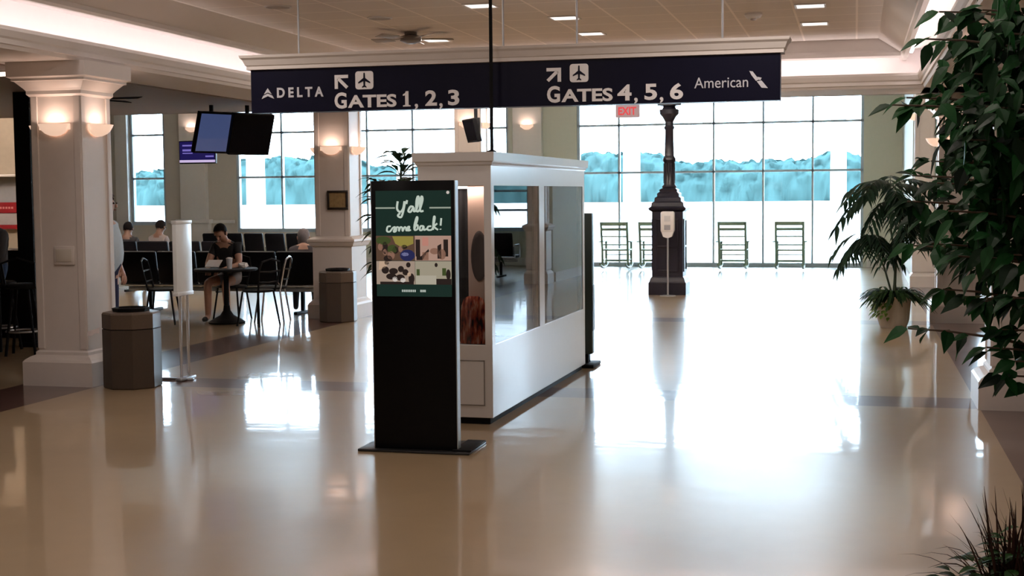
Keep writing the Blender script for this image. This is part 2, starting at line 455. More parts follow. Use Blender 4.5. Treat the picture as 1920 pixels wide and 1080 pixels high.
# ------------------------------------------------------------------ outside
g = MB()
g._add([(-400, BACK + 0.25, -0.02), (400, BACK + 0.25, -0.02), (400, 900, -0.02), (-400, 900, -0.02)], [[0, 1, 2, 3]])
struct(g.build('ground', concrete, smooth=0))
random.seed(4)
t = MB()
from mathutils import noise as mnoise
NX, NP = 900, 22
vs = []
for i in range(NX + 1):
    x = -200 + 400 * i / NX
    h = 7.2 + 2.6 * mnoise.noise((x * .035, 3, 0)) + 1.5 * mnoise.noise((x * .13, 8, 0)) + .9 * mnoise.noise((x * .45, 2, 0)) + .5 * mnoise.noise((x * 1.3, 5, 0))
    for j in range(NP + 1):
        a_ = pi * j / NP; q = Vector((x, 232 - 5 * cos(a_), h * sin(a_) ** .7))
        w_ = 1.3 * mnoise.noise((x * .45, j * 1.6 + x * .1, 1.7)) + .9 * mnoise.noise((x * 1.1, j * 2.9 + x * .3, 4.1))
        q.y -= w_ * 1.3; q.z = max(-.05, q.z + .35 * w_ * sin(a_))
        vs.append(q)
t._add(vs, [[i * (NP + 1) + j, (i + 1) * (NP + 1) + j, (i + 1) * (NP + 1) + j + 1, i * (NP + 1) + j + 1] for i in range(NX) for j in range(NP)])
o = t.build('treeline', tree_far, smooth=180); o['kind'] = 'stuff'; o['label'] = 'hazy blue green line of trees beyond the airfield'; o['category'] = 'trees'
for i, x in enumerate((-15.6, -11.37, -5.43, -0.4)):
    p = thing('porch_column', ['white porch column outside the window nearest the bar corner', 'white porch column outside the window beside the plaque column', 'white porch column outside the big window beside the showcase', 'white porch column outside the big window by the palm pot'][i], 'column', (x, 34, -0.02), group='porch columns outside'); p['kind'] = 'thing'
    MB().sqlathe([(0.2, 0.2, 0.3), (0.18, 0.18, 3.45), (0.2, 0.2, 3.5)]).build('shaft', porch_white, p, smooth=0)
    MB().sqlathe([(0.27, 0.27, 0), (0.27, 0.27, 0.22), (0.21, 0.21, 0.3)]).build('base', porch_white, p, smooth=0)
    MB().sqlathe([(0.2, 0.2, 3.5), (0.3, 0.3, 3.7), (0.32, 0.32, 3.95), (0.32, 0.32, 4.1)]).build('capital', porch_white, p, smooth=0)

# ================================================================== COLUMNS
def column(label, x0, y0, rail, w=0.7, top=LZ, s=0.245, cap=True):
    c = thing('column', label, 'column', (x0 + w / 2, y0 + w / 2, 0), group='square columns of the hall'); c['kind'] = 'thing'
    h = w / 2; q_ = s + .04
    if rail:
        MB().sqlathe([(h, h, 0), (h, h, 0.19), (h - .02, h - .02, 0.22), (h - .05, h - .05, 0.25), (q_, q_, 0.27), (q_, q_, 0.985)]).build('base', column_paint, c, smooth=0)
        MB().sqlathe([(q_, q_, 0.985), (q_ + .025, q_ + .025, 1.0), (q_ + .05, q_ + .05, 1.05), (q_ + .06, q_ + .06, 1.06), (q_ + .06, q_ + .06, 1.09), (q_, q_, 1.12), (s, s, 1.13)]).build('chair_rail', column_paint, c, smooth=0)
        z0 = 1.12
    else:
        MB().sqlathe([(h, h, 0), (h, h, 0.215), (h - .015, h - .015, 0.235), (h - .05, h - .05, 0.26), (s + .02, s + .02, 0.275), (s + .02, s + .02, 0.30), (s, s, 0.315)]).build('base', column_paint, c, smooth=0)
        z0 = 0.31
    sh = MB(); sh.sqlathe([(s, s, z0), (s, s, top - (0.29 if cap else 0.0))])
    # raised corner strips leave a recessed panel on each face
    for a in range(4):
        R = Matrix.Rotation(a * pi / 2, 4, 'Z')
        for sx in (-1, 1):
            sh.box(sx * s - (0.065 if sx > 0 else 0), sx * s + (0.065 if sx < 0 else 0), -s - 0.012, -s + 0.01, z0 + 0.02, top - (0.3 if cap else 0.0), b=0.004, M=R)
    sh.build('shaft', column_paint, c, smooth=0)
    if cap: MB().sqlathe([(s + .01, s + .01, top - .30), (s + .03, s + .03, top - .28), (s + .03, s + .03, top - .25), (s + .045, s + .045, top - .23), (s + .10, s + .10, top - .17), (s + .12, s + .12, top - .165),
                  (s + .12, s + .12, top - .145), (s + .15, s + .15, top - .13), (s + .15, s + .15, top)]).build('capital', column_paint, c, smooth=0)
    return c
XL, XR = -7.3, 0.93
column('broad square column with a small beige wall plate, beside the brown bin', XL, 10.85, False)
column('square column carrying the small framed plaque', XL, 17.5, True, cap=False)
column('square column seen above the showcase roof by the tilted screen', XL, 24.3, True, top=4.3)
column('square column just behind the leafy ficus tree', XR, 10.99, False)
column('square column behind the ficus twigs, beside the palm pot', XR, 18.12, False)
column('pale square column behind the potted palm, beside the big window', XR, 24.7, True, w=0.46, top=4.3, s=0.155)
bx('wall_side', wall_paint, 0.98, 1.15, 25.3, BACK, 0, 4.3)
bx('baseboard_side', white, 0.95, 0.98, 25.4, BACK, 0, .18)
# half columns on the back wall
for x, lab in ((-15.83, 'pale flat pilaster on the tan wall under the flight screen'), (-7.36, 'pale flat pilaster on the cream wall seen above the showcase')):
    p = thing('pilaster', lab, 'pilaster', (x, BACK - 0.09, 0)); p['kind'] = 'thing'
    MB().box(-0.34, 0.34, -0.08, 0.085, 1.12, 4.3).build('shaft', white, p, smooth=0)
    MB().box(-0.40, 0.40, -0.10, 0.085, 0, 1.02).build('base', white, p, smooth=0)
    MB().box(-0.46, 0.46, -0.16, 0.085, 1.02, 1.12, b=0.02).build('chair_rail', white, p, smooth=0)

# ------------------------------------------------------------------ wall sconces
def make_sconce():
    t = thing('wall_sconce', '', 'wall lamp', (0, 0, 0), group='alabaster bowl sconces on the columns')
    prof = [(0.01, -0.085), (0.05, -0.08), (0.09, -0.062), (0.12, -0.035), (0.14, -0.002), (0.15, 0.022), (0.143, 0.022), (0.115, -0.028), (0.08, -0.052), (0.01, -0.07)]
    MB().lathe(prof, 20, ang0=pi, arc=pi, caps=False).build('bowl', alabaster, t, smooth=60)
    MB().box(-0.155, 0.155, -0.018, 0.0, -0.03, 0.026, b=0.006).build('wall_plate', alabaster, t, smooth=0)
    MB().ico((0, -0.07, -0.025), (0.05, 0.022, 0.018), 2).build('bulb', lamp_glow, t, smooth=60)
    l = bpy.data.lights.new('sconce_lamp', 'AREA'); l.shape = 'DISK'; l.size = 0.11; l.energy = 1.6; l.color = (1.0, 0.73, 0.60)
    lo = bpy.data.objects.new('sconce_lamp', l); C.objects.link(lo); lo.parent = t; lo.location = (0, -0.085, -0.012); lo.rotation_euler = (pi - radians(14), 0, 0)
    return t
SC = []
def col_faces(x0, y0, w=0.7, s=0.245, z=2.33):
    cx, cy = x0 + w / 2, y0 + w / 2; d = s + 0.013
    return {'front': ((cx, cy - d, z), 0), 'right': ((cx + d, cy, z), pi / 2), 'left': ((cx - d, cy, z), -pi / 2), 'back': ((cx, cy + d, z), pi)}
A = col_faces(XL, 10.85); B = col_faces(XL, 17.5); D = col_faces(XL, 24.3, z=2.98); G = col_faces(XR, 10.99); H = col_faces(XR, 18.12); K = col_faces(XR, 24.7, w=0.46, s=0.155, z=2.98)
spots = [(A['front'], 'glowing bowl sconce facing the hall on the column above the wall plate'), (A['right'], 'glowing bowl sconce on the window-lit side of the wall plate column'),
         (A['left'], 'glowing bowl sconce on the bar side of the wall plate column'), (A['back'], 'bowl sconce on the far side of the wall plate column, half hidden'),
         (B['front'], 'glowing bowl sconce above the framed plaque'), (B['right'], 'bowl sconce jutting from the plaque column towards the tall plant'), (B['left'], 'bowl sconce on the seating side of the plaque column'),
         (D['front'], 'bowl sconce above the showcase roof, beside the tilted screen'), (D['right'], 'bowl sconce seen edge-on above the showcase roof'),
         (G['left'], 'bowl sconce hidden among the ficus leaves on the nearer column'), (H['left'], 'bowl sconce glowing behind the ficus twigs on the farther column'), (H['front'], 'bowl sconce facing the hall behind the ficus crown'),
         (K['left'], 'bowl sconce on the pale column behind the potted palm'),
         (((-7.36, BACK - 0.175, 3.24), 0), 'bowl sconce on the cream wall pilaster above the showcase'), (((-15.83, BACK - 0.175, 3.35), 0), 'bowl sconce on the tan wall pilaster above the flight screen')]
sc0 = make_sconce()
for i, ((p, rz), lab) in enumerate(spots):
    if i == 0: sc0.location = p; sc0.rotation_euler = (0, 0, rz); sc0['label'] = lab
    else: dup(sc0, p, rz, lab)

# plate on the first column and plaque on the second
t = thing('wall_plate', 'small beige rectangular cover plate on the broad column', 'wall plate', (-6.90, 10.955, 1.175))
MB().box(-0.105, 0.105, -0.02, 0.0, -0.085, 0.085, b=0.01).build('cover', column_paint, t)
MB().box(-0.08, 0.08, -0.027, -0.018, -0.055, 0.06, b=0.004).build('inset_panel', tan_paint, t)
t = thing('framed_plaque', 'small gilt plaque in a dark wooden frame on a column', 'plaque', (-6.86, 17.595, 1.625))
fr = MB()
for a in ((-0.15, 0.15, 0.10, 0.13), (-0.15, 0.15, -0.13, -0.10), (-0.15, -0.12, -0.10, 0.10), (0.12, 0.15, -0.10, 0.10)):
    fr.box(a[0], a[1], -0.035, -0.005, a[2], a[3], b=0.005)
fr.build('frame', mat('dark_wood', (0.02, 0.012, 0.008), 0.4, var=0.3), t)
MB().box(-0.121, 0.121, -0.022, -0.005, -0.101, 0.101).build('gilt_plate', mat('gilt', (0.30, 0.20, 0.09), 0.5, var=0.5, scale=25), t)

# ================================================================== CEILING FIXTURES
def make_downlight():
    t = thing('downlight', '', 'ceiling light', group='recessed square downlights in the tray ceiling')
    f = MB()
    for a in ((-.15, .15, .13, .15), (-.15, .15, -.15, -.13), (-.15, -.13, -.13, .13), (.13, .15, -.13, .13)):
        f.box(a[0], a[1], a[2], a[3], -0.012, 0.0)
    f.build('frame', white, t, smooth=0)
    MB().box(-.13, .13, -.13, .13, -0.006, -0.001).build('lens', panel_glow, t, smooth=0)
    l = bpy.data.lights.new('downlight_lamp', 'AREA'); l.shape = 'SQUARE'; l.size = 0.25; l.energy = DOWNLIGHT_W; l.color = WARM
    lo = bpy.data.objects.new('downlight_lamp', l); C.objects.link(lo); lo.parent = t; lo.location = (0, 0, -0.02)
    return t
DL = [(-2.92, 13.95, 'square downlight in the middle ceiling row, nearer of its bright pair'), (-2.92, 15.42, 'square downlight in the middle ceiling row, next to the window cove'),
      (-0.44, 13.8, 'square downlight by the smoke detector, nearer of its pair'), (-0.44, 15.28, 'square downlight beside the smoke detector, next to the window cove'),
      (-4.78, 15.5, 'small square downlight beside the tan ceiling fan'), (-3.5, 12.8, 'faint square downlight above the middle of the gate sign'),
      (-5.0, 9.0, None), (-0.6, 9.0, None), (-2.9, 7.0, None), (-5.0, 5.0, None), (-0.6, 5.0, None), (-2.9, 2.5, None), (-5.0, 0.0, None), (-0.6, 0.5, None), (-2.9, -3.0, None)]
d0 = make_downlight()
for i, (x, y, lab) in enumerate(DL):
    lab = lab or 'square downlight in the tray ceiling outside the pictured stretch'
    if i == 0: d0.location = (x, y, CZ); d0['label'] = lab
    else: dup(d0, (x, y, CZ), 0, lab)

for x0, x1, lab in ((-19.5, -7.7, 'unseen fill ledge added behind the dark bar bulkhead, washing the high ceiling'), (-7.2, 1.4, 'unseen fill ledge added behind the hall soffit, washing the high ceiling')):  # unseen ledge lights added to brighten the far hall and back wall
    t = thing('fill_ledge', lab, 'ceiling light', ((x0 + x1) / 2, 18.13, 3.3)); h = (x1 - x0) / 2
    MB().extrude_profile([(0, 0), (.34, .06), (.36, .16), (.33, .16), (.31, .09), (0, .05)], 'x', -h, h).build('trough', white, t, smooth=0)
    MB().box(-h + .05, h - .05, .12, .2, .08, .10, b=.01).build('tube', lamp_glow, t)
    l = bpy.data.lights.new('fill_lamp', 'AREA'); l.shape = 'RECTANGLE'; l.size = 2 * h - .2; l.size_y = .14; l.energy = FAR_W * 2 * h; l.color = (1.0, 0.93, 0.85)
    lo = bpy.data.objects.new('fill_lamp', l); C.objects.link(lo); lo.parent = t; lo.location = (0, .16, .13); lo.rotation_euler = (pi, 0, 0)

def ceiling_fan(label, loc, R_, mt, a0, hub):
    t = thing('ceiling_fan', label, 'fan', loc)
    MB().lathe([(0.07, 0), (0.07, -0.03), (0.02, -0.04)], 16).build('canopy', hub, t)
    MB().lathe([(0.05, -0.03), (0.12, -0.05), (0.12, -0.1), (0.05, -0.13)], 20).build('motor', hub, t)
    for k in range(5):
        R = Matrix.Rotation(k * 2 * pi / 5 + a0, 4, 'Z') @ Matrix.Rotation(radians(12), 4, 'X')
        MB().prism([(0.1, -0.075), (0.22, -0.075), (0.26, -0.08), (0.26, -0.07), (0.1, -0.068)], -0.02, 0.02, M=R).box(0.22, R_, -0.06, 0.06, -0.079, -0.071, b=0.003, M=R).build('blade', mt, t)
    return t
fan_tan = mat('fan_tan', (0.36, 0.31, 0.27), 0.5)
ceiling_fan('pale tan ceiling fan flush under the tray ceiling tiles', (-4.82, 14.66, CZ), 0.48, fan_tan, 0.4, mat('fan_hub', (0.16, 0.13, 0.11), 0.4))
t = thing('smoke_detector', 'round white smoke detector on the ceiling tiles', 'smoke detector', (-1.02, 14.23, CZ))
MB().lathe([(0.09, 0), (0.09, -0.02), (0.07, -0.045), (0.03, -0.055)], 20).build('housing', white, t)
MB().lathe([(0.03, -0.05), (0.03, -0.07), (0.01, -0.075)], 14).build('sensor_cap', mat('sensor', (0.35, 0.28, 0.25), 0.5), t)
for x, y, lab in ((-5.37, 12.29, 'round ceiling speaker over the gate sign end with the triangle logo'), (-4.73, 13.38, 'round ceiling speaker on the tiles just short of the tan ceiling fan')):
    t = thing('ceiling_speaker', lab, 'speaker', (x, y, CZ), group='round ceiling speakers')
    MB().lathe([(0.13, 0), (0.13, -0.01), (0.115, -0.012), (0.115, 0)], 24).build('rim', white, t)
    MB().lathe([(0.113, 0), (0.113, -0.008), (0.02, -0.012)], 24).build('grille', mat('grille', (0.40, 0.36, 0.33), 0.7, var=0.3, scale=120), t)
t = thing('bulkhead_light', 'bright strip light under the dark ceiling of the bar', 'ceiling light', (-7.95, 11.48, 2.885))
MB().box(-0.15, 0.25, -0.1, 0.1, -0.03, 0, b=.01).build('diffuser', lamp_glow, t)
MB().box(-0.17, 0.27, -0.12, 0.12, -0.012, 0).build('tray', white, t)

# ceiling fan whose blade shows beside the first column
ceiling_fan('dark ceiling fan, one paddle showing beside the broad column', (-8.45, 14.0, 2.885), 0.62, black_matte, 0.05, black_matte)

# ================================================================== HANGING GATE SIGN
SY = 10.0
sign = thing('hanging_sign', 'long navy gate sign under a cream cornice, hung on rods', 'sign', (-2.57, SY, 2.345))
sx = lambda x: x + 2.57
sz = lambda z: z - 2.345
SEAM = -2.665
for a, b in ((-4.612, SEAM - 0.002), (SEAM + 0.002, -0.526)):
    MB().box(sx(a), sx(b), 0.0, 0.14, 0.0, 0.336, b=0.004).build('sign_panel', navy, sign, smooth=0)
prof = [(0.0, 0.334), (-0.02, 0.336), (-0.02, 0.362), (-0.028, 0.368), (-0.045, 0.41), (-0.06, 0.425), (-0.065, 0.445)]
cn = MB(); vs = []
hx = (4.612 - 0.526) / 2
cx0 = sx((-4.612 - 0.526) / 2)
st = [(hx + 0.005 - o, 0.07 - o, z) for o, z in prof]
cn.sqlathe(st, c=(cx0, 0.07))
cn.build('cornice', soffit_paint, sign, smooth=0)
for x in (-4.236, -2.583, -2.017, -0.943):
    MB().tube([(sx(x), 0.08, 0.445), (sx(x), 0.08, CZ - 2.345)], 0.008).build('hanger_rod', steel, sign)
TD = dict(depth=0.006)
def letter(name, mt, *txts, one=None):
    b_ = MB()
    if one: numeral_one(b_, *one)
    for tx, x0, z0, x1, z1, w in txts: text_mb(b_, tx, sx(x0), sx(x1), sz(z0), sz(z1), -0.0005, 0.006, w)
    return b_.build(name, mt, sign, smooth=0)
def numeral_one(mb_, x0, x1, z0, z1):
    w = x1 - x0; h = z1 - z0; P = lambda u, v: (sx(x0 + u * w), sz(z0 + v * h))
    mb_.prism([P(0, .80), P(.30, .88), P(.40, 1.0), P(.74, 1.0), P(.74, .11), P(1.0, .08), P(1.0, 0), P(.0, 0), P(.0, .08), P(.30, .11), P(.30, .74), P(0, .70)], -.0065, -.0005)
letter('airline_lettering', lettering_grey, ('D E L T A', -4.39, 2.459, -4.003, 2.537, 0.035))
letter('gate_lettering', lettering_white, ('G', -3.912, 2.362, -3.813, 2.487, 0.03), ('ATES', -3.803, 2.366, -3.408, 2.464, 0.03), (',', -3.262, 2.342, -3.236, 2.385, 0.02), ('2', -3.178, 2.367, -3.085, 2.484, 0.03), (',', -3.066, 2.342, -3.04, 2.385, 0.02), ('3', -2.997, 2.366, -2.909, 2.484, 0.03), one=(-3.356, -3.296, 2.366, 2.482))
letter('gate_lettering', lettering_white, ('G', -2.229, 2.366, -2.131, 2.49, 0.03), ('ATES', -2.12, 2.368, -1.735, 2.464, 0.03), ('4', -1.70, 2.369, -1.596, 2.486, 0.03), (',', -1.576, 2.345, -1.55, 2.388, 0.02), ('5', -1.50, 2.368, -1.408, 2.486, 0.03), (',', -1.388, 2.345, -1.362, 2.388, 0.02), ('6', -1.314, 2.368, -1.218, 2.486, 0.03))
letter('airline_lettering', lettering_grey, ('American', -1.137, 2.443, -0.752, 2.52, 0.0))
def flat(mb, pts, y0=-0.006, y1=-0.0005):
    mb.prism([(sx(x), sz(z)) for x, z in pts], y0, y1)
# triangle logo with a split
b_ = MB(); x0, x1, z0, z1 = -4.521, -4.415, 2.452, 2.536; xm = (x0 + x1) / 2
flat(b_, [(xm, z1), (xm - 0.033, z0 + 0.036), (xm, z0 + 0.05)]); flat(b_, [(xm, z1), (xm, z0 + 0.05), (xm + 0.033, z0 + 0.036)])
flat(b_, [(x0, z0), (xm, z0 + 0.022), (xm, z0 + 0.042), (x0 + 0.015, z0 + 0.026)]); flat(b_, [(x1, z0), (x1 - 0.015, z0 + 0.026), (xm, z0 + 0.042), (xm, z0 + 0.022)])
b_.build('triangle_logo', lettering_grey, sign, smooth=0)
def arrow(x0, x1, z0, z1, flip):
    w = x1 - x0; h = z1 - z0; X = (lambda u: x1 - u * w) if flip else (lambda u: x0 + u * w); Z = lambda v: z0 + v * h
    b_ = MB(); k = 0.24
    flat(b_, [(X(0), Z(1)), (X(1), Z(1)), (X(1), Z(1 - k)), (X(0), Z(1 - k))])
    flat(b_, [(X(0), Z(1 - k)), (X(k), Z(1 - k)), (X(k), Z(0)), (X(0), Z(0))])
    flat(b_, [(X(k * 0.7), Z(1 - k * 1.35)), (X(k * 1.45), Z(1 - k * 0.75)), (X(1.0), Z(0.16)), (X(0.84), Z(0.0))])
    b_.build('arrow', lettering_white, sign, smooth=0)
arrow(-3.909, -3.798, 2.514, 2.621, False)
arrow(-2.232, -2.122, 2.52, 2.623, True)
def plane_icon(x0, x1, z0, z1):
    b_ = MB(); r = 0.022; pts = []
    for cx, cz, a0 in ((x1 - r, z1 - r, 0), (x0 + r, z1 - r, 90), (x0 + r, z0 + r, 180), (x1 - r, z0 + r, 270)):
        for k in range(5): a = radians(a0 + k * 22.5); pts.append((cx + r * cos(a), cz + r * sin(a)))
    flat(b_, pts)
    tile_o = b_.build('icon_tile', lettering_white, sign, smooth=0)
    xm = (x0 + x1) / 2; zm = (z0 + z1) / 2; w = x1 - x0; p = MB()
    half = [(0, .40), (.035, .36), (.045, .12), (.33, -.10), (.33, -.17), (.05, -.05), (.04, -.27), (.12, -.34), (.12, -.39), (0, -.35)]
    pts = [(xm + u * w, zm + v * w) for u, v in half] + [(xm - u * w, zm + v * w) for u, v in half[1:-1][::-1]]
    flat(p, pts, -0.009, -0.0055)
    p.build('airplane_symbol', navy, tile_o, smooth=0)
plane_icon(-3.739, -3.593, 2.506, 2.644)
plane_icon(-2.056, -1.916, 2.513, 2.647)
b_ = MB(); x0, x1, z0, z1 = -0.744, -0.612, 2.432, 2.557; w = x1 - x0; h = z1 - z0
flat(b_, [(x0, z1), (x0 + .18 * w, z1 - .03 * h), (x0 + .52 * w, z0 + .5 * h), (x0 + .36 * w, z0 + .42 * h), (x0 + .12 * w, z0 + .75 * h)])
flat(b_, [(x0 + .42 * w, z0 + .66 * h), (x0 + .66 * w, z0 + .60 * h), (x0 + .60 * w, z0 + .45 * h), (x0 + .52 * w, z0 + .48 * h)])
flat(b_, [(x0 + .40 * w, z0 + .40 * h), (x0 + .66 * w, z0 + .44 * h), (x1, z0), (x0 + .66 * w, z0 + .03 * h)])
b_.build('tail_logo', lettering_grey, sign, smooth=0)

# power pole from the showcase roof to the ceiling
t = thing('power_pole', 'thin dark pole rising from the showcase roof to the ceiling', 'pole', (-2.611, 9.82, 2.0))
MB().tube([(0, 0, 0.0), (0, 0, CZ - 2.0)], 0.013, 10).build('conduit', black_matte, t)
MB().lathe([(0.035, 0), (0.035, 0.012), (0.018, 0.02)], 16).build('base_flange', black_matte, t)

# EXIT sign under the far soffit
t = thing('exit_sign', 'small red lettered EXIT sign hung in front of the big window', 'sign', (-2.80, 17.2, 2.64))
MB().box(-0.15, 0.15, 0, 0.05, 0, 0.16, b=0.005).build('housing', mat('exit_housing', (0.55, 0.42, 0.44), 0.5, emit=(0.5, 0.36, 0.42), estr=0.18), t)
MB().tube([(0, 0.025, 0.16), (0, 0.025, 0.265)], 0.01).build('stem', white, t)
b_ = MB(); text_mb(b_, 'EXIT', -0.115, 0.115, 0.03, 0.13, -0.0005, 0.004, 0.03)
b_.build('exit_lettering', mat('exit_red', (0.6, 0.05, 0.05), 0.5, emit=(0.7, 0.06, 0.08), estr=0.5), t, smooth=0)

# ================================================================== SHOWCASE KIOSK
KX0, KX1, KY0, KY1 = -3.10, -2.54, 9.62, 12.87
KR = radians(-1.0); KP = Vector((KX1, 11.25, 0)); KM = Matrix.Translation(KP) @ Matrix.Rotation(KR, 4, 'Z') @ Matrix.Translation(-KP)
kio = thing('showcase', 'white glazed display showcase on a dark plinth in the hall', 'showcase', KM @ Vector((KX1, KY0, 0)), KR)
W = KX1 - KX0; Ln = KY1 - KY0
k = lambda x: x   # local x: -W..0, local y: 0..Ln
MB().box(-W + .03, -.03, .03, Ln - .03, 0, 0.05).build('plinth', black_matte, kio, smooth=0)
base = MB(); base.box(-W, 0, 0, Ln, 0.05, 0.59, b=0.004); base.build('base_cabinet', kiosk_white, kio, smooth=0)
d_ = MB()
for a in ((-.38, -.06, .47, .476), (-.38, -.06, .14, .146), (-.38, -.374, .14, .476), (-.066, -.06, .14, .476)): d_.box(a[0], a[1], -0.004, 0.0, a[2], a[3])
MB().box(-.372, -.068, -0.003, 0.0, .148, .468).build('access_door', kiosk_white, kio, smooth=0)
d_.build('door_seam', mat('seam', (0.25, 0.22, 0.2), 0.6), kio, smooth=0)
MB().box(-W, 0, 0, Ln, 1.755, 1.905, b=0.003).build('header', kiosk_white, kio, smooth=0)
hd = MB(); hd.sqlathe([(W / 2, Ln / 2, 1.90), (W / 2 + .012, Ln / 2 + .012, 1.91), (W / 2 + .015, Ln / 2 + .015, 1.925), (W / 2 + .03, Ln / 2 + .03, 1.935), (W / 2 + .033, Ln / 2 + .033, 2.0)], c=(-W / 2, Ln / 2))
hd.build('cornice', kiosk_white, kio, smooth=0)
# corner posts, mullion posts
for x0, x1, y0, y1 in ((-.055, 0, 0, .08), (-W, -W + .055, 0, .08), (-.05, 0, Ln - .09, Ln), (-W, -W + .05, Ln - .09, Ln), (-.04, 0, 1.45, 1.63), (-W, -W + .04, 1.45, 1.63)):
    MB().box(x0, x1, y0, y1, .585, 1.76, b=.002).build('corner_post', kiosk_white, kio, smooth=0)
# orange strips standing in for the column reflected in the glass
MB().box(-W + .045, -.045, 1.40, 1.45, .59, 1.755).build('partition_edge', mat('reflected_orange', (0.40, 0.20, 0.10), 0.5, var=0.2), kio, smooth=0) if False else None
for x in (-.03, -W + .012):
    MB().box(x, x + .018, 1.38, 1.45, .59, 1.755).build('reflection_jamb', mat('reflected_orange', (0.42, 0.22, 0.12), 0.5, var=0.2), kio, smooth=0)
    MB().box(x, x + .018, Ln - .16, Ln - .09, .59, 1.755).build('reflection_jamb', MATS['reflected_orange'], kio, smooth=0)
# panes
for x in (-.012, -W + .004):
    MB().box(x, x + .008, .08, 1.45, .59, 1.755).build('glass_pane', show_glass, kio, smooth=0)
    MB().box(x, x + .008, 1.63, Ln - .09, .59, 1.755).build('glass_pane', show_glass, kio, smooth=0)
MB().box(-W + .055, -.055, .02, .028, .59, 1.755).build('glass_pane', glass, kio, smooth=0)
# front vitrine: inner back panel facing the viewer, second bay backing
MB().box(-W + .06, -.062, .09, .11, .59, 1.755).build('back_panel', kiosk_tan, kio, smooth=0) if False else None
MB().box(-W + .06, -.20, .20, .22, .59, 1.755).build('back_panel', kiosk_tan, kio, smooth=0)
MB().box(-.20, -.055, .075, .095, .59, 1.755).build('display_panel', kiosk_tan, kio, smooth=0)
MB().box(-.35, -.33, 1.63, Ln - .09, .59, 1.755).build('bay_backing', mat('bay_grey', (0.45, 0.45, 0.44), 0.3, var=0.1, scale=3), kio, smooth=0)
MB().box(-W + .05, -.05, .08, Ln - .08, .588, .594).build('shelf', kiosk_white, kio, smooth=0)

MB().box(-.36, -.06, .10, .16, 1.735, 1.752, b=.003).build('lamp_strip', panel_glow, kio, smooth=0)
l = bpy.data.lights.new('showcase_lamp', 'AREA'); l.shape = 'RECTANGLE'; l.size = .40; l.size_y = .04; l.energy = 1.6; l.color = (1.0, .80, .70)
lo = bpy.data.objects.new('showcase_lamp', l); C.objects.link(lo); lo.parent = kio; lo.location = (-.28, .045, 1.745); lo.rotation_euler = (radians(12), 0, 0)
# drape, oval mirror and folded blanket shown inside
b_ = MB(); n = 26; vs = []; fs = []
for j in range(2):
    for i in range(n + 1):
        u = i / n; x = -0.30 * (1 - u) + 0.0
        vs.append((x, -0.018 - 0.014 * sin(u * 34) - 0.012 * (j == 0), 1.16 * j))
for i in range(n): fs.append([i, i + 1, n + 2 + i, n + 1 + i])
b_._add(vs, fs); back = [(x, y + 0.006, z) for x, y, z in vs]; b_._add(back, [f[::-1] for f in fs])
dr = b_.build('drape', mat('black_fabric', (0.010, 0.009, 0.010), 0.9, bump=0.2, scale=50), None, smooth=80, loc=KM @ Vector((KX1 - .215, KY0 + .19, .594))); dr.rotation_euler.z = KR; tag(dr, 'black pleated drape hanging inside the showcase end', 'drape')
b_ = MB(); b_.lathe([(0.064, 0), (0.064, 0.008), (0.058, 0.012), (0.05, 0.010)], 28, M=Matrix.Translation((0, 0, 0)) @ Matrix.Scale(2.9, 4, (0, 0, 1)) @ Matrix.Rotation(pi / 2, 4, 'X'))
om = b_.build('oval_mirror', mat('mirror_frame', (0.10, 0.08, 0.075), 0.25), None, smooth=40, loc=KM @ Vector((KX1 - .112, KY0 + .070, 1.24))); om.rotation_euler.z = KR; tag(om, 'tall dark oval panel on the pinkish wall inside the showcase', 'mirror')
b_ = MB(); n = 36; prof = []
vs = []; fs = []
for j, (hh, sp) in enumerate(((0, 1.0), (.10, 1.0), (.2, .98), (.28, .9), (.33, .72), (.35, .4))):
    for i in range(n):
        a = 2 * pi * i / n; rr = sp * (1 + 0.07 * sin(a * 9 + j * .5) + 0.05 * sin(a * 17))
        vs.append((0.098 * rr * cos(a), 0.024 * rr * sin(a), hh))
for j in range(5):
    for i in range(n): fs.append([j * n + i, j * n + (i + 1) % n, (j + 1) * n + (i + 1) % n, (j + 1) * n + i])
fs.append([5 * n + i for i in range(n)]); fs.append(list(range(n))[::-1])
b_._add(vs, fs)
def blanket_mat():
    mt = bpy.data.materials.new('woven_red'); mt.use_nodes = True; nt = mt.node_tree; b = nt.nodes['Principled BSDF']; b.inputs['Roughness'].default_value = 0.85
    tc = nt.nodes.new('ShaderNodeTexCoord'); mp = nt.nodes.new('ShaderNodeMapping'); mp.inputs['Scale'].default_value = (38, 10, 9)
    nz = nt.nodes.new('ShaderNodeTexNoise'); nz.inputs['Scale'].default_value = 1.0; nz.inputs['Detail'].default_value = 3
    cr = nt.nodes.new('ShaderNodeValToRGB'); e = cr.color_ramp.elements
    e[0].position = 0.38; e[0].color = (0.02, 0.006, 0.006, 1); e[1].position = 0.66; e[1].color = (0.62, 0.30, 0.22, 1)
    x = e.new(0.48); x.color = (0.28, 0.035, 0.02, 1); x = e.new(0.56); x.color = (0.45, 0.10, 0.04, 1)
    nt.links.new(tc.outputs['Object'], mp.inputs[0]); nt.links.new(mp.outputs[0], nz.inputs['Vector']); nt.links.new(nz.outputs['Fac'], cr.inputs[0]); nt.links.new(cr.outputs[0], b.inputs['Base Color'])
    return mt
bl = b_.build('blanket', blanket_mat(), None, smooth=60, loc=KM @ Vector((KX1 - .158, KY0 + .053, .594))); bl.rotation_euler.z = KR; tag(bl, 'red and orange patterned blanket heaped at the showcase end', 'blanket')

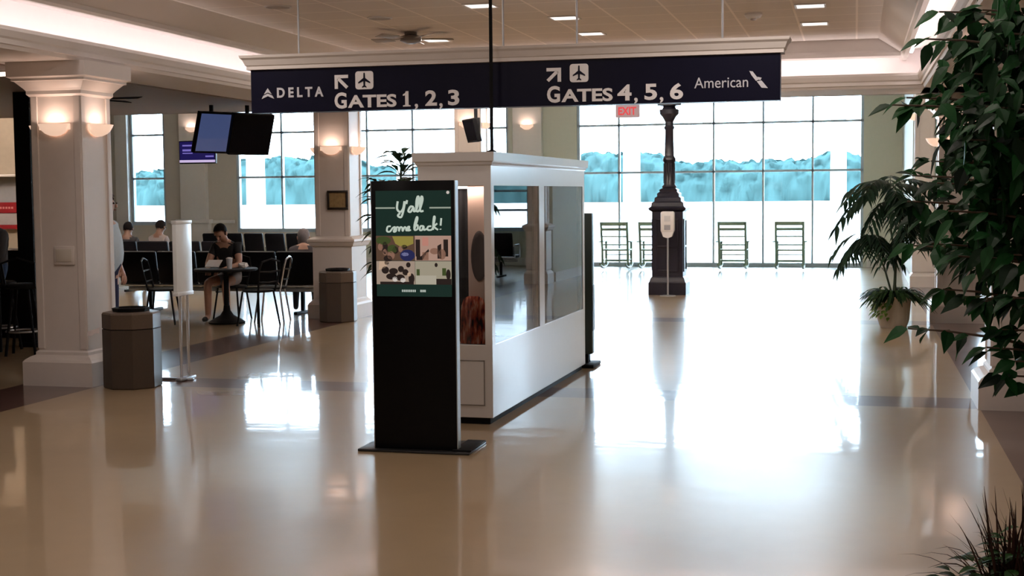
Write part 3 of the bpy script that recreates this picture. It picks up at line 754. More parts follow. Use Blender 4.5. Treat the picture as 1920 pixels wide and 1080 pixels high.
# tall dark green display stand just past the showcase
t = thing('display_stand', 'tall narrow dark green display stand just past the showcase', 'stand', (-2.60, 13.1, 0))
MB().box(-.35, .12, -.03, .09, .12, 1.5, b=.012).build('body', mat('dark_green', (0.03, 0.055, 0.05), 0.35), t)
MB().box(-.38, .16, -.18, .22, 0, .035, b=.01).build('base_plate', black_matte, t)
MB().box(-.30, .08, -.02, .08, .03, .13).build('foot', black_matte, t)
MB().box(.121, .126, -.02, .08, .35, .80).build('side_print', mat('print', (0.25, 0.06, 0.05), 0.4, var=0.9, scale=12, col2=(0.02, 0.05, 0.12)), t)

# ================================================================== DIGITAL TOTEM
tot = thing('digital_signage_totem', 'black floor-standing digital totem with a green lit screen', 'digital sign', (-2.80, 8.5, 0))
MB().box(-.285, .285, 0, .075, .02, 1.787, b=.006).build('housing', black_gloss, tot)
for s_ in (-1, 1): MB().box(s_ * .287 - .003, s_ * .287 + .003, .004, .071, .02, 1.785).build('edge_trim', steel, tot, smooth=0)
MB().box(-.39, .38, -.05, .38, 0, .018, b=.006).build('base_plate', mat('totem_plate', (0.03, 0.03, 0.032), 0.3, metal=0.5), tot)
MB().box(.255, .385, -.02, .36, .018, .03, b=.004).build('foot_bar', black_matte, tot)
em = lambda n, c, s_=1.0: mat('screen_' + n, (0.004, 0.004, 0.004), 0.25, spec=0.1, emit=c, estr=s_ * .78, var=0.0)
SW0, SW1, SZ0, SZ1 = -.252, .262, 1.03, 1.722
scr = MB().box(SW0, SW1, -.004, 0.0, SZ0, SZ1).build('screen', em('green', (0.010, 0.026, 0.020)), tot, smooth=0)
U = lambda u: SW0 + u * (SW1 - SW0)
V = lambda v: SZ1 - v * (SZ1 - SZ0)
def spatch(name, mt, polys, y=-.0062):
    p = MB()
    for poly in polys: p.prism([(U(u), V(v)) for u, v in poly], y, y + 0.002)
    return p.build(name, mt, scr, smooth=0)
def rect(u0, u1, v0, v1): return [(u0, v0), (u1, v0), (u1, v1), (u0, v1)]
def ell(u, v, a, b, n=14): return [(u + a * cos(2 * pi * i / n), v + b * sin(2 * pi * i / n)) for i in range(n)]
spatch('screen_line', em('pale', (0.30, 0.34, 0.28)), [rect(0.0, .26, .155, .170), rect(.72, 1.0, .155, .170)])
# handwriting as brush strokes
def strokes(lines, r):
    p = MB()
    for ln in lines:
        pts = [Vector((U(u), -.0065, V(v))) for u, v in ln]; sm = []
        for i in range(len(pts) - 1):
            p0, p1, p2, p3 = pts[max(i - 1, 0)], pts[i], pts[i + 1], pts[min(i + 2, len(pts) - 1)]
            for q in range(5):
                t_ = q / 5; sm.append(0.5 * ((2 * p1) + (p2 - p0) * t_ + (2 * p0 - 5 * p1 + 4 * p2 - p3) * t_ ** 2 + (3 * p1 - p0 - 3 * p2 + p3) * t_ ** 3))
        sm.append(pts[-1]); p.tube(sm, r, 6)
    return p.build('screen_handwriting', em('script', (0.52, 0.60, 0.52)), scr)
strokes([
    [(.30, .10), (.29, .17), (.33, .20), (.37, .17), (.39, .10)], [(.40, .10), (.37, .20), (.34, .25), (.30, .235), (.33, .21)],
    [(.425, .09), (.415, .125)],
    [(.51, .155), (.47, .15), (.44, .19), (.47, .20), (.51, .16), (.515, .195), (.55, .175), (.58, .08), (.57, .055), (.55, .10), (.55, .19), (.59, .18), (.63, .09), (.62, .055), (.60, .10), (.60, .19), (.64, .19)]], .0072)
strokes([
    [(.20, .335), (.16, .34), (.15, .38), (.19, .385), (.23, .35), (.26, .345), (.24, .385), (.27, .38), (.28, .345), (.31, .35), (.31, .38), (.33, .345), (.355, .35), (.36, .38), (.385, .345), (.405, .35), (.41, .375), (.44, .365), (.45, .34), (.43, .345), (.43, .375), (.47, .37)],
    [(.52, .36), (.56, .27), (.55, .25), (.52, .32), (.52, .37), (.56, .36), (.56, .325), (.53, .335)],
    [(.64, .335), (.60, .335), (.59, .37), (.62, .37), (.64, .335), (.645, .37), (.68, .36)],
    [(.74, .335), (.70, .34), (.69, .365), (.72, .372), (.76, .355), (.79, .26), (.78, .245), (.77, .29), (.765, .37)], [(.82, .31), (.78, .34), (.83, .37)],
    [(.875, .26), (.865, .33)], [(.862, .36), (.864, .368)]], .0062)
cA = em('photo_tan', (0.30, 0.19, 0.13)); cB = em('photo_pink', (0.42, 0.26, 0.20)); cC = em('photo_grey', (0.36, 0.27, 0.21)); cD = em('photo_wall', (0.34, 0.30, 0.22))
dk = em('photo_dark', (0.022, 0.014, 0.012)); br = em('photo_brown', (0.10, 0.055, 0.035)); ye = em('photo_yellow', (0.28, 0.23, 0.05)); bl_ = em('photo_blue', (0.02, 0.022, 0.08)); gr = em('photo_leaf', (0.05, 0.07, 0.02)); wh = em('photo_white', (0.62, 0.55, 0.50)); sk = em('photo_skin', (0.25, 0.13, 0.09))
spatch('screen_photo', br, [rect(0, .515, .425, .66)]); spatch('screen_photo', cB, [rect(.52, 1.0, .425, .66)])
spatch('screen_photo', cC, [rect(0, .515, .665, .885)]); spatch('screen_photo', cD, [rect(.52, 1.0, .665, .885)])
Y2 = -.0082
def pic(mt, polys):
    for p_ in polys: spatch('picture_patch', mt, [p_], Y2)
pic(ye, [[(.22, .43), (.5, .43), (.5, .50), (.36, .54), (.26, .50)]]); pic(gr, [ell(.1, .47, .1, .04), ell(.22, .55, .07, .04)])
pic(sk, [ell(.06, .53, .035, .035), ell(.2, .61, .05, .04), ell(.33, .55, .03, .03), ell(.12, .58, .03, .03)])
pic(dk, [ell(.12, .54, .04, .06), ell(.26, .56, .04, .035), ell(.16, .64, .06, .03), ell(.38, .53, .04, .02)]); pic(bl_, [ell(.42, .61, .10, .055)])
pic(em('photo_sheen', (0.2, 0.2, 0.36)), [ell(.39, .60, .05, .018)])
pic(dk, [rect(.53, .59, .46, .62), [(.54, .60), (.60, .62), (.70, .55), (.71, .57), (.62, .655), (.54, .655)], [(.82, .52), (.87, .5), (.87, .64), (.82, .64)], rect(.90, .96, .46, .62)])
pic(sk, [ell(.78, .57, .06, .03), ell(.88, .60, .05, .05), rect(.62, .70, .58, .655)]); pic(em('photo_rose', (0.5, 0.22, 0.17)), [rect(.62, .70, .44, .52)])
pic(dk, [ell(.12, .75, .05, .035), ell(.23, .76, .06, .03), ell(.33, .74, .04, .03), ell(.39, .77, .04, .03), ell(.2, .81, .07, .03), ell(.32, .82, .06, .03), ell(.43, .70, .03, .025), ell(.14, .68, .03, .02), ell(.47, .83, .04, .05), rect(.05, .5, .86, .885)])
pic(em('photo_peach', (0.52, 0.36, 0.25)), [[(.04, .665), (.18, .665), (.12, .73), (.03, .75)], ell(.44, .79, .025, .02)])
pic(wh, [ell(.25, .835, .035, .025), ell(.355, .845, .035, .022)])
pic(em('photo_lite', (0.42, 0.38, 0.30)), [rect(.53, .80, .80, .88)]); pic(dk, [ell(.96, .79, .03, .05), rect(.80, 1.0, .83, .885), ell(.80, .70, .02, .02)]); pic(gr, [rect(.54, .58, .74, .80), rect(.88, .93, .73, .80)])
pic(em('caption', (0.45, 0.50, 0.45)), [rect(.34 + .024 * i, .356 + .024 * i, .935, .957) for i in range(8)] + [rect(.585 + .026 * i, .605 + .026 * i, .935, .957) for i in range(3)])
pic(wh, [ell(.965, .02, .02, .015)])

# ================================================================== LAMP POST AND SANITIZER
lp = thing('lamp_post', 'tall black cast iron lamp post on a square pedestal', 'lamp post', (-2.995, 22.7, 0))
MB().sqlathe([(.31, .31, 0), (.31, .31, .20), (.295, .295, .22), (.275, .275, .28), (.258, .258, .30)]).build('base', iron, lp, smooth=0)
pd = MB(); pd.sqlathe([(.255, .255, .30), (.255, .255, 1.38)])
for a in range(4):
    R = Matrix.Rotation(a * pi / 2, 4, 'Z')
    for q in ((-.19, .19, .38, .41), (-.19, .19, .78, .81), (-.19, .19, 1.22, 1.25), (-.19, -.16, .38, 1.25), (.16, .19, .38, 1.25)):
        pd.box(q[0], q[1], -.27, -.25, q[2], q[3], b=.005, M=R)
pd.build('pedestal', iron, lp, smooth=0)
MB().sqlathe([(.255, .255, 1.37), (.30, .30, 1.40), (.31, .31, 1.43), (.27, .27, 1.46), (.26, .26, 1.52), (.22, .22, 1.54), (.215, .215, 1.60), (.18, .18, 1.62), (.18, .18, 1.67), (.14, .14, 1.70), (.15, .15, 1.73), (.10, .10, 1.76)]).build('stepped_top', iron, lp, smooth=0)
sh = MB()
sh.lathe([(.105, 1.75), (.125, 1.78), (.095, 1.82), (.09, 2.18), (.105, 2.2), (.11, 2.24), (.085, 2.28), (.078, 2.3), (.07, 2.72), (.085, 2.74), (.085, 2.77), (.068, 2.79), (.07, 2.86)], 20)
for i in range(12):
    a = 2 * pi * i / 12; sh.tube([(.088 * cos(a), .088 * sin(a), 1.84), (.086 * cos(a), .086 * sin(a), 2.17)], .012, 6)
sh.build('shaft', iron, lp, smooth=40)
MB().lathe([(.07, 2.85), (.085, 2.88), (.12, 2.94), (.16, 2.98), (.165, 3.05), (.12, 3.06), (.10, 3.10), (.2, 3.12), (.2, 3.15)], 20).build('capital', iron, lp, smooth=35)
MB().lathe([(.12, 3.14), (.19, 3.25), (.2, 3.4), (.15, 3.52), (.05, 3.56)], 20).build('globe', mat('globe_white', (.8, .8, .78), .3), lp, smooth=60)

sn = thing('sanitizer_stand', 'white hand sanitizer dispenser on a thin pole before the lamp post', 'sanitizer dispenser', (-2.955, 22.2, 0))
MB().lathe([(.13, 0), (.13, .01), (.02, .02)], 20).build('base', steel, sn)
MB().tube([(0, 0, .015), (0, 0, .96)], .015, 8).build('pole', steel, sn)
ds = MB(); ds.box(-.112, .112, -.07, .05, 1.04, 1.38, b=.03); ds.prism([(-.11, 1.08), (-.07, .97), (-.02, .95), (.02, .95), (.07, .97), (.11, 1.08)], -.06, .04)
ds.build('dispenser', mat('dispenser_white', (.62, .60, .60), .4), sn, smooth=40)
MB().box(-.05, .05, -.073, -.068, 1.08, 1.16).build('drip_window', mat('drip_grey', (.22, .22, .24), .3), sn, smooth=0)
MB().box(-.05, .05, -.073, -.068, 1.22, 1.31).build('label_plate', mat('dispenser_label', (.45, .45, .47), .4), sn, smooth=0)

# ================================================================== ROCKING CHAIRS
def make_rocker():
    t = thing('rocking_chair', '', 'rocking chair', group='wooden rocking chairs facing the big window')
    wd = mat('rocker_wood', (0.15, 0.23, 0.15), 0.5, var=0.1)
    # faces +Y: back at y=-0.28 leaning to -Y
    for s_ in (-1, 1):
        MB().tube([(s_ * .28, -.2, .10), (s_ * .28, -.22, .42), (s_ * .285, -.36, 1.05)], .026).build('back_post', wd, t)
        MB().tube([(s_ * .28, .25, .10), (s_ * .28, .25, .62)], .025).build('front_leg', wd, t)
        MB().box(s_ * .31 - .05, s_ * .31 + .05, -.28, .32, .61, .635, b=.008).build('armrest', wd, t)
        pts = [(s_ * .28, y, .045 + .10 * ((y) / .45) ** 2 * .8) for y in (-.5, -.35, -.2, 0, .2, .35, .45)]
        MB().tube(pts, .024).build('rocker', wd, t)
        MB().tube([(s_ * .28, -.2, .22), (s_ * .28, .25, .22)], .012).build('side_stretcher', wd, t)
    for z0, z1 in ((.97, 1.05), (.86, .92), (.72, .75), (.54, .57)):
        y = -.22 - .14 * (z0 - .42) / .63
        MB().box(-.28, .28, y - .012, y + .012, z0, z1, b=.006).build('back_slat', wd, t)
    MB().box(-.30, .30, -.24, .28, .42, .455, b=.012).build('seat', wd, t)
    for y, z in ((-.2, .2), (.25, .2), (.25, .32)):
        MB().tube([(-.28, y, z), (.28, y, z)], .012).build('cross_stretcher', wd, t)
    return t
r0 = make_rocker()
RC = [(-5.08, 29.7, 'rocking chair facing the window, nearest the showcase'), (-4.24, 29.7, 'rocking chair peeking out beside the lamp post pedestal, showcase side'),
      (-2.54, 29.7, 'green-topped rocking chair, first on the palm side of the lamp post'), (-1.34, 29.7, 'green-topped rocking chair nearest the potted palm')]
for i, (x, y, lab) in enumerate(RC):
    if i == 0: r0.location = (x, y, 0); r0['label'] = lab
    else: dup(r0, (x, y, 0), 0.0, lab)

# ================================================================== BINS AND POSTER STAND
def make_bin(label, loc, rz=0.0):
    t = thing('trash_bin', label, 'trash bin', loc, rz, group='octagonal brown trash bins')
    R8 = 0.235 / cos(pi / 8)
    def octo(mb_, prof): mb_.lathe(prof, 8, ang0=pi / 8); return mb_
    octo(MB(), [(R8 * .97, 0), (R8, .012), (R8, .525)]).build('body', bin_brown, t, smooth=0)
    octo(MB(), [(R8 * .97, .53), (R8, .535), (R8, .66), (R8 * .96, .675), (R8 * .6, .68)]).build('lid', bin_lid, t, smooth=0)
    octo(MB(), [(R8 * .97, .52), (R8 * .97, .535)]).build('shadow_gap', black_matte, t, smooth=0)
    octo(MB(), [(R8 * .62, .675), (R8 * .66, .71), (R8 * .58, .715), (R8 * .55, .69)]).build('opening_ring', black_matte, t, smooth=0)
    return t
make_bin('octagonal brown trash bin at the foot of the broad column', (-6.27, 10.98, 0), radians(8))
make_bin('octagonal brown trash bin beside the plaque column', (-6.735, 17.21, 0), radians(8))
b_ = MB()
pts = [Vector((0, 0, 0)), Vector((.045, -.004, .012)), Vector((.085, 0, .03)), Vector((.12, .002, .038))]
vs = [];
for i, p in enumerate(pts):
    w = .018 + .008 * (i % 2); vs += [p + Vector((0, -.004, -w)), p + Vector((0, .006, w)), p + Vector((0, .008, w - .004)), p + Vector((0, 0, -w))]
fs = [[3, 2, 1, 0], [12, 13, 14, 15]]
for i in range(3):
    for q in range(4): fs.append([i * 4 + q, i * 4 + (q + 1) % 4, i * 4 + 4 + (q + 1) % 4, i * 4 + 4 + q])
b_._add(vs, fs); pp = b_.build('paper_strip', mat('paper', (.7, .62, .6), .7), None, smooth=0, loc=(-6.57, 10.74, .49)); tag(pp, 'crumpled pale paper strip stuck to the bin by the broad column', 'paper')

ps = thing('poster_stand', 'white poster board on two chrome legs, turned nearly edge-on', 'poster stand', (-6.0, 11.45, 0))
Mz = Matrix.Rotation(radians(0), 4, 'Z')
MB().box(-.02, .02, -.15, .15, .80, 1.475, b=.004).build('board', mat('poster_white', (.82, .87, .90), .3, var=.04), ps)
for z in (.80, 1.455): MB().box(-.026, .026, -.155, .155, z - .012, z + .022, b=.004).build('clip_rail', mat('rail_white', (.75, .77, .78), .3), ps)
for y in (-.07, .07): MB().tube([(0, y, .03), (0, y, .80)], .014).build('leg', chrome, ps)
MB().box(-.24, .08, -.02, .02, 0.0, .02, b=.006).build('cross_foot', steel, ps)
MB().box(-.03, .03, -.14, .16, .005, .032, b=.008).build('long_foot', steel, ps)

# ================================================================== SCREENS
def monitor(label, loc, rz, tilt, w, h, scr_mat, pole=None, name='monitor'):
    t = thing(name, label, 'screen', loc, rz)
    M = Matrix.Rotation(tilt, 4, 'X')
    MB().box(-w / 2, w / 2, 0, .07, -h / 2, h / 2, b=.01, M=M).build('housing', black_gloss, t, smooth=0)
    MB().box(-w / 2 + .02, w / 2 - .02, -.003, .002, -h / 2 + .03, h / 2 - .02, M=M).build('screen', scr_mat, t, smooth=0)
    if pole:
        MB().tube([(0, .10, h * .2), (0, .10, pole)], .028, 10).build('mount_pole', black_matte, t)
        MB().box(-.1, .1, .05, .13, -.1, .2, b=.01).build('bracket', black_matte, t)
    return t
glare_blue = mat('glare_blue_screen', (0.02, 0.03, 0.06), 0.16, emit=(0.050, 0.070, 0.17), estr=.75, var=.3, scale=5)  # window glare on the screen put in as a blue glow
off_scr = mat('off_screen', (0.003, 0.003, 0.006), 0.25, spec=0.06)
monitor('hanging flight monitor, window glare put in as dim blue glow, tilted towards the hall', (-8.11, 16.5, 2.515), radians(64), radians(18), .62, .55, glare_blue, 2.885 - 2.515)
monitor('hanging black monitor beside the dim blue one', (-7.61, 16.5, 2.485), radians(58), radians(18), .62, .55, off_scr, 2.885 - 2.50)
fs_ = monitor('small flight screen showing purple rows, over the tan wall pilaster', (-12.82, 25.2, 2.575), 0, 0, .80, .46, em('violet', (0.012, 0.008, 0.085)), 4.3 - 2.575)
scp = [x for x in kids(fs_) if x.name.startswith('screen')][0]
for u0, u1, z0, z1 in ((-.32, -.02, .12, .15), (-.32, .02, .02, .06), (-.32, -.10, -.03, -.01), (.18, .36, -.10, -.07)):
    MB().box(u0, u1, -.006, -.002, z0, z1).build('screen_row', em('rows', (0.20, 0.16, 0.55)), scp, smooth=0)
MB().box(-.39, .39, -.006, -.002, -.205, -.155).build('screen_band', em('band', (0.62, 0.50, 0.78)), scp, smooth=0)
monitor('small tilted screen seen edge-on above the showcase roof', (-5.66, 20.0, 2.64), radians(-52), radians(16), .42, .36, off_scr, 4.3 - 2.64)

# ================================================================== BEAM SEATING
def beam_row(label, loc, n, pitch, w, rz=0.0):
    t = thing('beam_seat', label, 'seating', loc, rz, group='rows of black beam seats')
    tot_w = n * pitch
    for i in range(n):
        x = -tot_w / 2 + pitch * (i + .5)
        M = Matrix.Translation((x, 0, .44)) @ Matrix.Rotation(radians(10), 4, 'X')
        MB().box(-w / 2, w / 2, -.035, .035, 0, .475, b=.03, M=M).build('backrest', black_leather, t)
        MB().box(x - w / 2, x + w / 2, .02, .50, .385, .455, b=.03).build('cushion', black_leather, t)
    for i in range(n + 1):
        x = -tot_w / 2 + pitch * i
        MB().tube([(x, .03, .40), (x, .0, .62), (x, .06, .655), (x, .36, .655), (x, .42, .61), (x, .40, .40)], .017).build('armrest', chrome, t)
    MB().box(-tot_w / 2, tot_w / 2, .20, .27, .31, .375, b=.01).build('beam', steel, t)
    MB().box(-tot_w / 2, tot_w / 2, -.02, .02, .395, .425, b=.006).build('back_rail', chrome, t)
    for s_ in (-1, 1):
        x = s_ * (tot_w / 2 - .35)
        MB().box(x - .025, x + .025, .21, .26, .04, .31).box(x - .025, x + .025, -.05, .55, .0, .04, b=.01).build('leg', black_matte, t)
    return t
beam_row('long black beam seat row nearest the café tables, backs turned', (-8.90, 18.05, 0), 5, .622, .605)
beam_row('black beam seat row behind the white poster board', (-11.75, 22.0, 0), 4, .62, .59)
beam_row('black beam seat row under the wide window, gaps bright between its backs', (-12.25, 26.6, 0), 5, .475, .43)

beam_row('black beam seat row in the side aisle behind the palm pot column', (3.3, 26.4, 0), 4, .62, .59)

# ================================================================== CAFE FURNITURE
tb = thing('cafe_table', 'round black pedestal café table with a flared foot', 'table', (-8.13, 16.72, 0))
MB().lathe([(.24, 0), (.245, .02), (.18, .06), (.09, .11), (.05, .17), (.04, .24)], 24).build('foot', black_matte, tb)
MB().lathe([(.035, .22), (.035, .70)], 16).build('post', black_matte, tb)
MB().lathe([(.40, .70), (.42, .712), (.42, .728), (.41, .735)], 36).build('tabletop', black_matte, tb)
cp = thing('tumbler', 'clear pale tumbler standing on the black café table', 'cup', (-8.03, 16.62, .735))
MB().lathe([(.032, 0), (.042, .13), (.040, .13), (.031, .005)], 18).build('glass_body', mat('pale_cup', (.62, .66, .72), .2), cp)
MB().lathe([(.044, .128), (.044, .14), (.02, .15)], 18).build('lid', mat('cup_lid', (.75, .77, .8), .3), cp)
b_ = MB(); b_.ico((0, 0, .045), (.06, .05, .045), 2); random.seed(8)
b_.v = [(x + random.uniform(-.012, .012), y + random.uniform(-.012, .012), max(0, z + random.uniform(-.012, .012))) for x, y, z in b_.v]
nk = b_.build('bright_gap_lump', mat('bright_gap_white', (.78, .78, .8), .8), None, smooth=0, loc=(-7.83, 16.62, .735)); tag(nk, 'white lump on the black café table, put in for bright gaps between chairs', 'bright_gap_lump')  # white lump added in place of bright gaps between the chairs

def cafe_chair(label, loc, rz, leg_mat):
    t = thing('cafe_chair', label, 'chair', loc, rz, group='café chairs')
    MB().lathe([(.19, .445), (.205, .455), (.205, .47), (.18, .478)], 24).build('seat', black_matte, t)
    for sx_, sy_ in ((-1, -1), (1, -1), (-1, 1), (1, 1)):
        MB().tube([(sx_ * .14, sy_ * .14, .45), (sx_ * .19, sy_ * .20, 0.0)], .013).build('leg', leg_mat, t)
    MB().tube([(-.15, -.15, .45), (-.19, -.21, .72), (-.16, -.235, .84), (0, -.25, .88), (.16, -.235, .84), (.19, -.21, .72), (.15, -.15, .45)], .013).build('back_hoop', leg_mat, t)
    MB().tube([(-.19, -.215, .72), (0, -.24, .71), (.19, -.215, .72)], .012).tube([(-.17, -.18, .58), (0, -.2, .57), (.17, -.18, .58)], .012).build('back_rung', black_matte, t)
    return t
cafe_chair('black café chair tucked behind the round table, its sitter facing the hall', (-8.28, 17.2, 0), pi, black_matte)
cafe_chair('black café chair on the plaque column side of the round table', (-7.55, 16.45, 0), radians(70), black_matte)
cafe_chair('chrome-legged café chair at the end of the long seat row', (-7.62, 17.05, 0), radians(100), chrome)
cafe_chair('black café chair on the poster board side of the round table', (-8.95, 16.5, 0), radians(-75), black_matte)

# bar corner beyond the first column
bs = thing('bar_post', 'tall black post of the bar front beside the broad column', 'post', (-9.115, 13.74, 0)); bs['kind'] = 'thing'
MB().box(-.10, .10, -.06, .06, .04, 2.885).build('post_body', black_matte, bs, smooth=0)
MB().box(-.12, .12, -.08, .08, 0, .05, b=.01).build('post_foot', black_matte, bs, smooth=0)
ct = thing('bar_counter', 'dark bar counter with a black front behind the tall stools', 'counter', (-10.6, 14.75, 0))
MB().box(-1.2, 1.42, -.25, .25, .12, 1.02).build('counter_front', black_matte, ct, smooth=0)
MB().box(-1.25, 1.47, -.33, .28, 1.02, 1.07, b=.01).build('worktop', black_gloss, ct, smooth=0)
MB().box(-1.15, 1.37, -.2, .2, 0, .12).build('toe_kick', black_matte, ct, smooth=0)
def stool(label, loc, rz):
    t = thing('bar_stool', label, 'stool', loc, rz, group='tall black bar stools')
    MB().lathe([(.17, .72), (.19, .735), (.19, .76), (.16, .775)], 20).build('seat', black_matte, t)
    for k_ in range(4):
        a = pi / 4 + k_ * pi / 2
        MB().tube([(.11 * cos(a), .11 * sin(a), .73), (.22 * cos(a), .22 * sin(a), 0)], .016).build('leg', black_matte, t)
    MB().tube([(.18 * cos(2 * pi * i / 20), .18 * sin(2 * pi * i / 20), .26) for i in range(21)], .011).build('foot_ring', steel, t)
    MB().tube([(-.15, -.1, .74), (-.17, -.16, 1.0), (0, -.2, 1.06), (.17, -.16, 1.0), (.15, -.1, .74)], .014).build('back_hoop', black_matte, t)
    return t
stool('tall black bar stool with splayed legs beside the broad column', (-8.72, 13.0, 0), radians(20))
stool('tall black bar stool under the person at the bar', (-9.25, 13.35, 0), radians(-10))
rs = thing('menu_board', 'red and white striped menu board on the bar wall', 'sign', (-14.0, 20.48, 1.46))
MB().box(-.45, .25, -.02, .015, -.29, .16, b=.005).build('board', mat('board_pale', (.35, .33, .33), .5), rs)
MB().box(-.45, .25, -.024, -.018, -.02, .16).build('red_band', mat('band_red', (.20, .008, .012), .4), rs, smooth=0)
MB().box(-.45, .25, -.024, -.018, -.29, -.22).build('red_band', MATS['band_red'], rs, smooth=0)
mb = MB()
for i in range(5): mb.box(-.1 + i * .055, -.065 + i * .055, -.027, -.023, .05, .085)
mb.build('pale_mark', mat('mark_pink', (.45, .18, .18), .5), rs, smooth=0)
sf = thing('wall_shelf', 'long pale shelf on the bar wall above grey panelling', 'shelf', (-14.6, 20.4, 2.05))
MB().box(-1.5, .95, -.08, .09, 0, .04, b=.005).build('board', white, sf)
MB().box(-1.5, .95, .06, .09, -.62, 0).build('grey_panel', mat('grey_panel', (.22, .22, .23), .5), sf)

# ================================================================== PEOPLE
def person(label, loc, rz, J, R, E, colours, hair_col, hands=True, head_tilt=0.0, hair_long=False, scale=1.0, face=True):
    """J joint -> position, R radius, E edges; colours: list of (material, set of joints)"""
    t = thing('person', label, 'person', loc, rz)
    names = list(J); idx = {n_: i for i, n_ in enumerate(names)}
    verts = [Vector(J[n_]) * scale for n_ in names]; rad = [R.get(n_, .05) * scale for n_ in names]; edges = [(idx[a], idx[b]) for a, b in E]
    if hands:
        for s_ in ('l', 'r'):
            w_ = Vector(J['wrist_' + s_]); e_ = Vector(J['elbow_' + s_]); d = (w_ - e_).normalized()
            side = d.cross(Vector((0, 0, 1)));
            if side.length < .1: side = Vector((1, 0, 0))
            side.normalize(); up = side.cross(d)
            i0 = len(verts); verts.append((w_ + d * .05) * scale); rad.append(.026 * scale); edges.append((idx['wrist_' + s_], i0)); names.append('palm_' + s_)
            for q, (o_, ln) in enumerate(((-.03, .075), (-.01, .088), (.01, .084), (.03, .068))):
                a_ = w_ + d * .085 + side * o_; b2 = a_ + d * ln * .5 - up * .012; c2 = a_ + d * ln * .85 - up * .04
                for z_, pp_ in enumerate((a_, b2, c2)):
                    verts.append(pp_ * scale); rad.append((.010, .009, .008)[z_] * scale); names.append('finger_' + s_)
                    edges.append((i0 if z_ == 0 else len(verts) - 2, len(verts) - 1))
            sg = 1 if s_ == 'l' else -1
            a_ = w_ + d * .04 + side * .035 * sg; b2 = a_ + d * .035 + side * .02 * sg - up * .01
            for z_, pp_ in enumerate((a_, b2)):
                verts.append(pp_ * scale); rad.append(.010 * scale); names.append('finger_' + s_); edges.append((i0 if z_ == 0 else len(verts) - 2, len(verts) - 1))
    me = bpy.data.meshes.new('body'); me.from_pydata([tuple(v) for v in verts], edges, [])
    o = bpy.data.objects.new('body_src', me); C.objects.link(o)
    md = o.modifiers.new('skin', 'SKIN'); sv = me.skin_vertices[0].data
    for i, r_ in enumerate(rad): sv[i].radius = (r_, r_); sv[i].use_root = (names[i] == 'pelvis')
    o.modifiers.new('sub', 'SUBSURF').levels = 2
    dg = bpy.context.evaluated_depsgraph_get()
    nm = bpy.data.meshes.new_from_object(o.evaluated_get(dg)); nm.name = 'body'
    bpy.data.objects.remove(o)
    nm.materials.clear()
    for mt, _ in colours: nm.materials.append(mt)
    segs = [(verts[a], verts[b], names[a], names[b]) for a, b in edges]
    jm = {}
    for mi, (_, js) in enumerate(colours):
        for j in js: jm[j] = mi
    for p in nm.polygons:
        c = p.center; best = None
        for a, b, na, nb in segs:
            ab = b - a; tt = max(0, min(1, (c - a).dot(ab) / max(ab.length_squared, 1e-9))); dd = (a + ab * tt - c).length - .02
            if best is None or dd < best[0]: best = (dd, na if tt < .5 else nb)
        p.material_index = jm.get(best[1], 0)
    nm.shade_smooth()
    bo = bpy.data.objects.new('body', nm); C.objects.link(bo); bo.parent = t
    hc = Vector(J['head']) * scale; ax = (Vector(J['crown']) - Vector(J['head'])).normalized()
    fw = Vector((0, 1, 0)) - ax * ax.y; fw.normalize(); sd = fw.cross(ax)
    M = Matrix((sd, fw, ax)).transposed().to_4x4()
    hm = mat('hair_%s' % hair_col[0], hair_col[1], .7, spec=.08, var=.3, scale=80)
    hb = MB(); bm = bmesh.new(); bmesh.ops.create_icosphere(bm, subdivisions=3, radius=1); 
    keep = [v for v in bm.verts]; vs = []; 
    for v in bm.verts: vs.append(hc + (M @ Vector((v.co.x * .088, v.co.y * .105 - .014, v.co.z * .105 + .052))) * scale)
    fs = [[v.index for v in f.verts] for f in bm.faces if not (f.calc_center_median().y > .35 and f.calc_center_median().z < .45) and f.calc_center_median().z > (-1.1 if hair_long else -.55)]
    bm.free(); hb._add(vs, fs); hb.build('hair', hm, t, smooth=60, recalc=False)
    if hair_long:
        l = MB(); l.ico(hc + M @ Vector((0, -.055, -.06)) * scale, (.085, .05, .14), 2); l.build('long_hair', hm, t)
    if face:
        for s_ in (-1, 1):
            e = MB(); e.ico(hc + (M @ Vector((s_ * .032, .088, .03))) * scale, .011 * scale, 2); e.build('eye', mat('eye_dark', (.02, .015, .012), .2), t)
        nz_ = MB(); nz_.ico(hc + (M @ Vector((0, .098, .0))) * scale, (.013 * scale, .018 * scale, .022 * scale), 2); nz_.build('nose', colours[0][0], t)
        mo = MB(); mo.ico(hc + (M @ Vector((0, .085, -.04))) * scale, (.024 * scale, .01 * scale, .006 * scale), 2); mo.build('mouth', mat('lips', (.22, .08, .07), .5), t)
        for s_ in (-1, 1):
            e = MB(); e.ico(hc + (M @ Vector((s_ * .085, -.005, .015))) * scale, (.012 * scale, .02 * scale, .03 * scale), 2); e.build('ear', colours[0][0], t)
    return t
ED = [('pelvis', 'waist'), ('waist', 'chest'), ('chest', 'neck'), ('neck', 'head'), ('head', 'crown'), ('chest', 'sh_l'), ('chest', 'sh_r'), ('sh_l', 'elbow_l'), ('elbow_l', 'wrist_l'), ('sh_r', 'elbow_r'), ('elbow_r', 'wrist_r'),
      ('pelvis', 'hip_l'), ('pelvis', 'hip_r'), ('hip_l', 'knee_l'), ('knee_l', 'ankle_l'), ('ankle_l', 'toe_l'), ('hip_r', 'knee_r'), ('knee_r', 'ankle_r'), ('ankle_r', 'toe_r')]
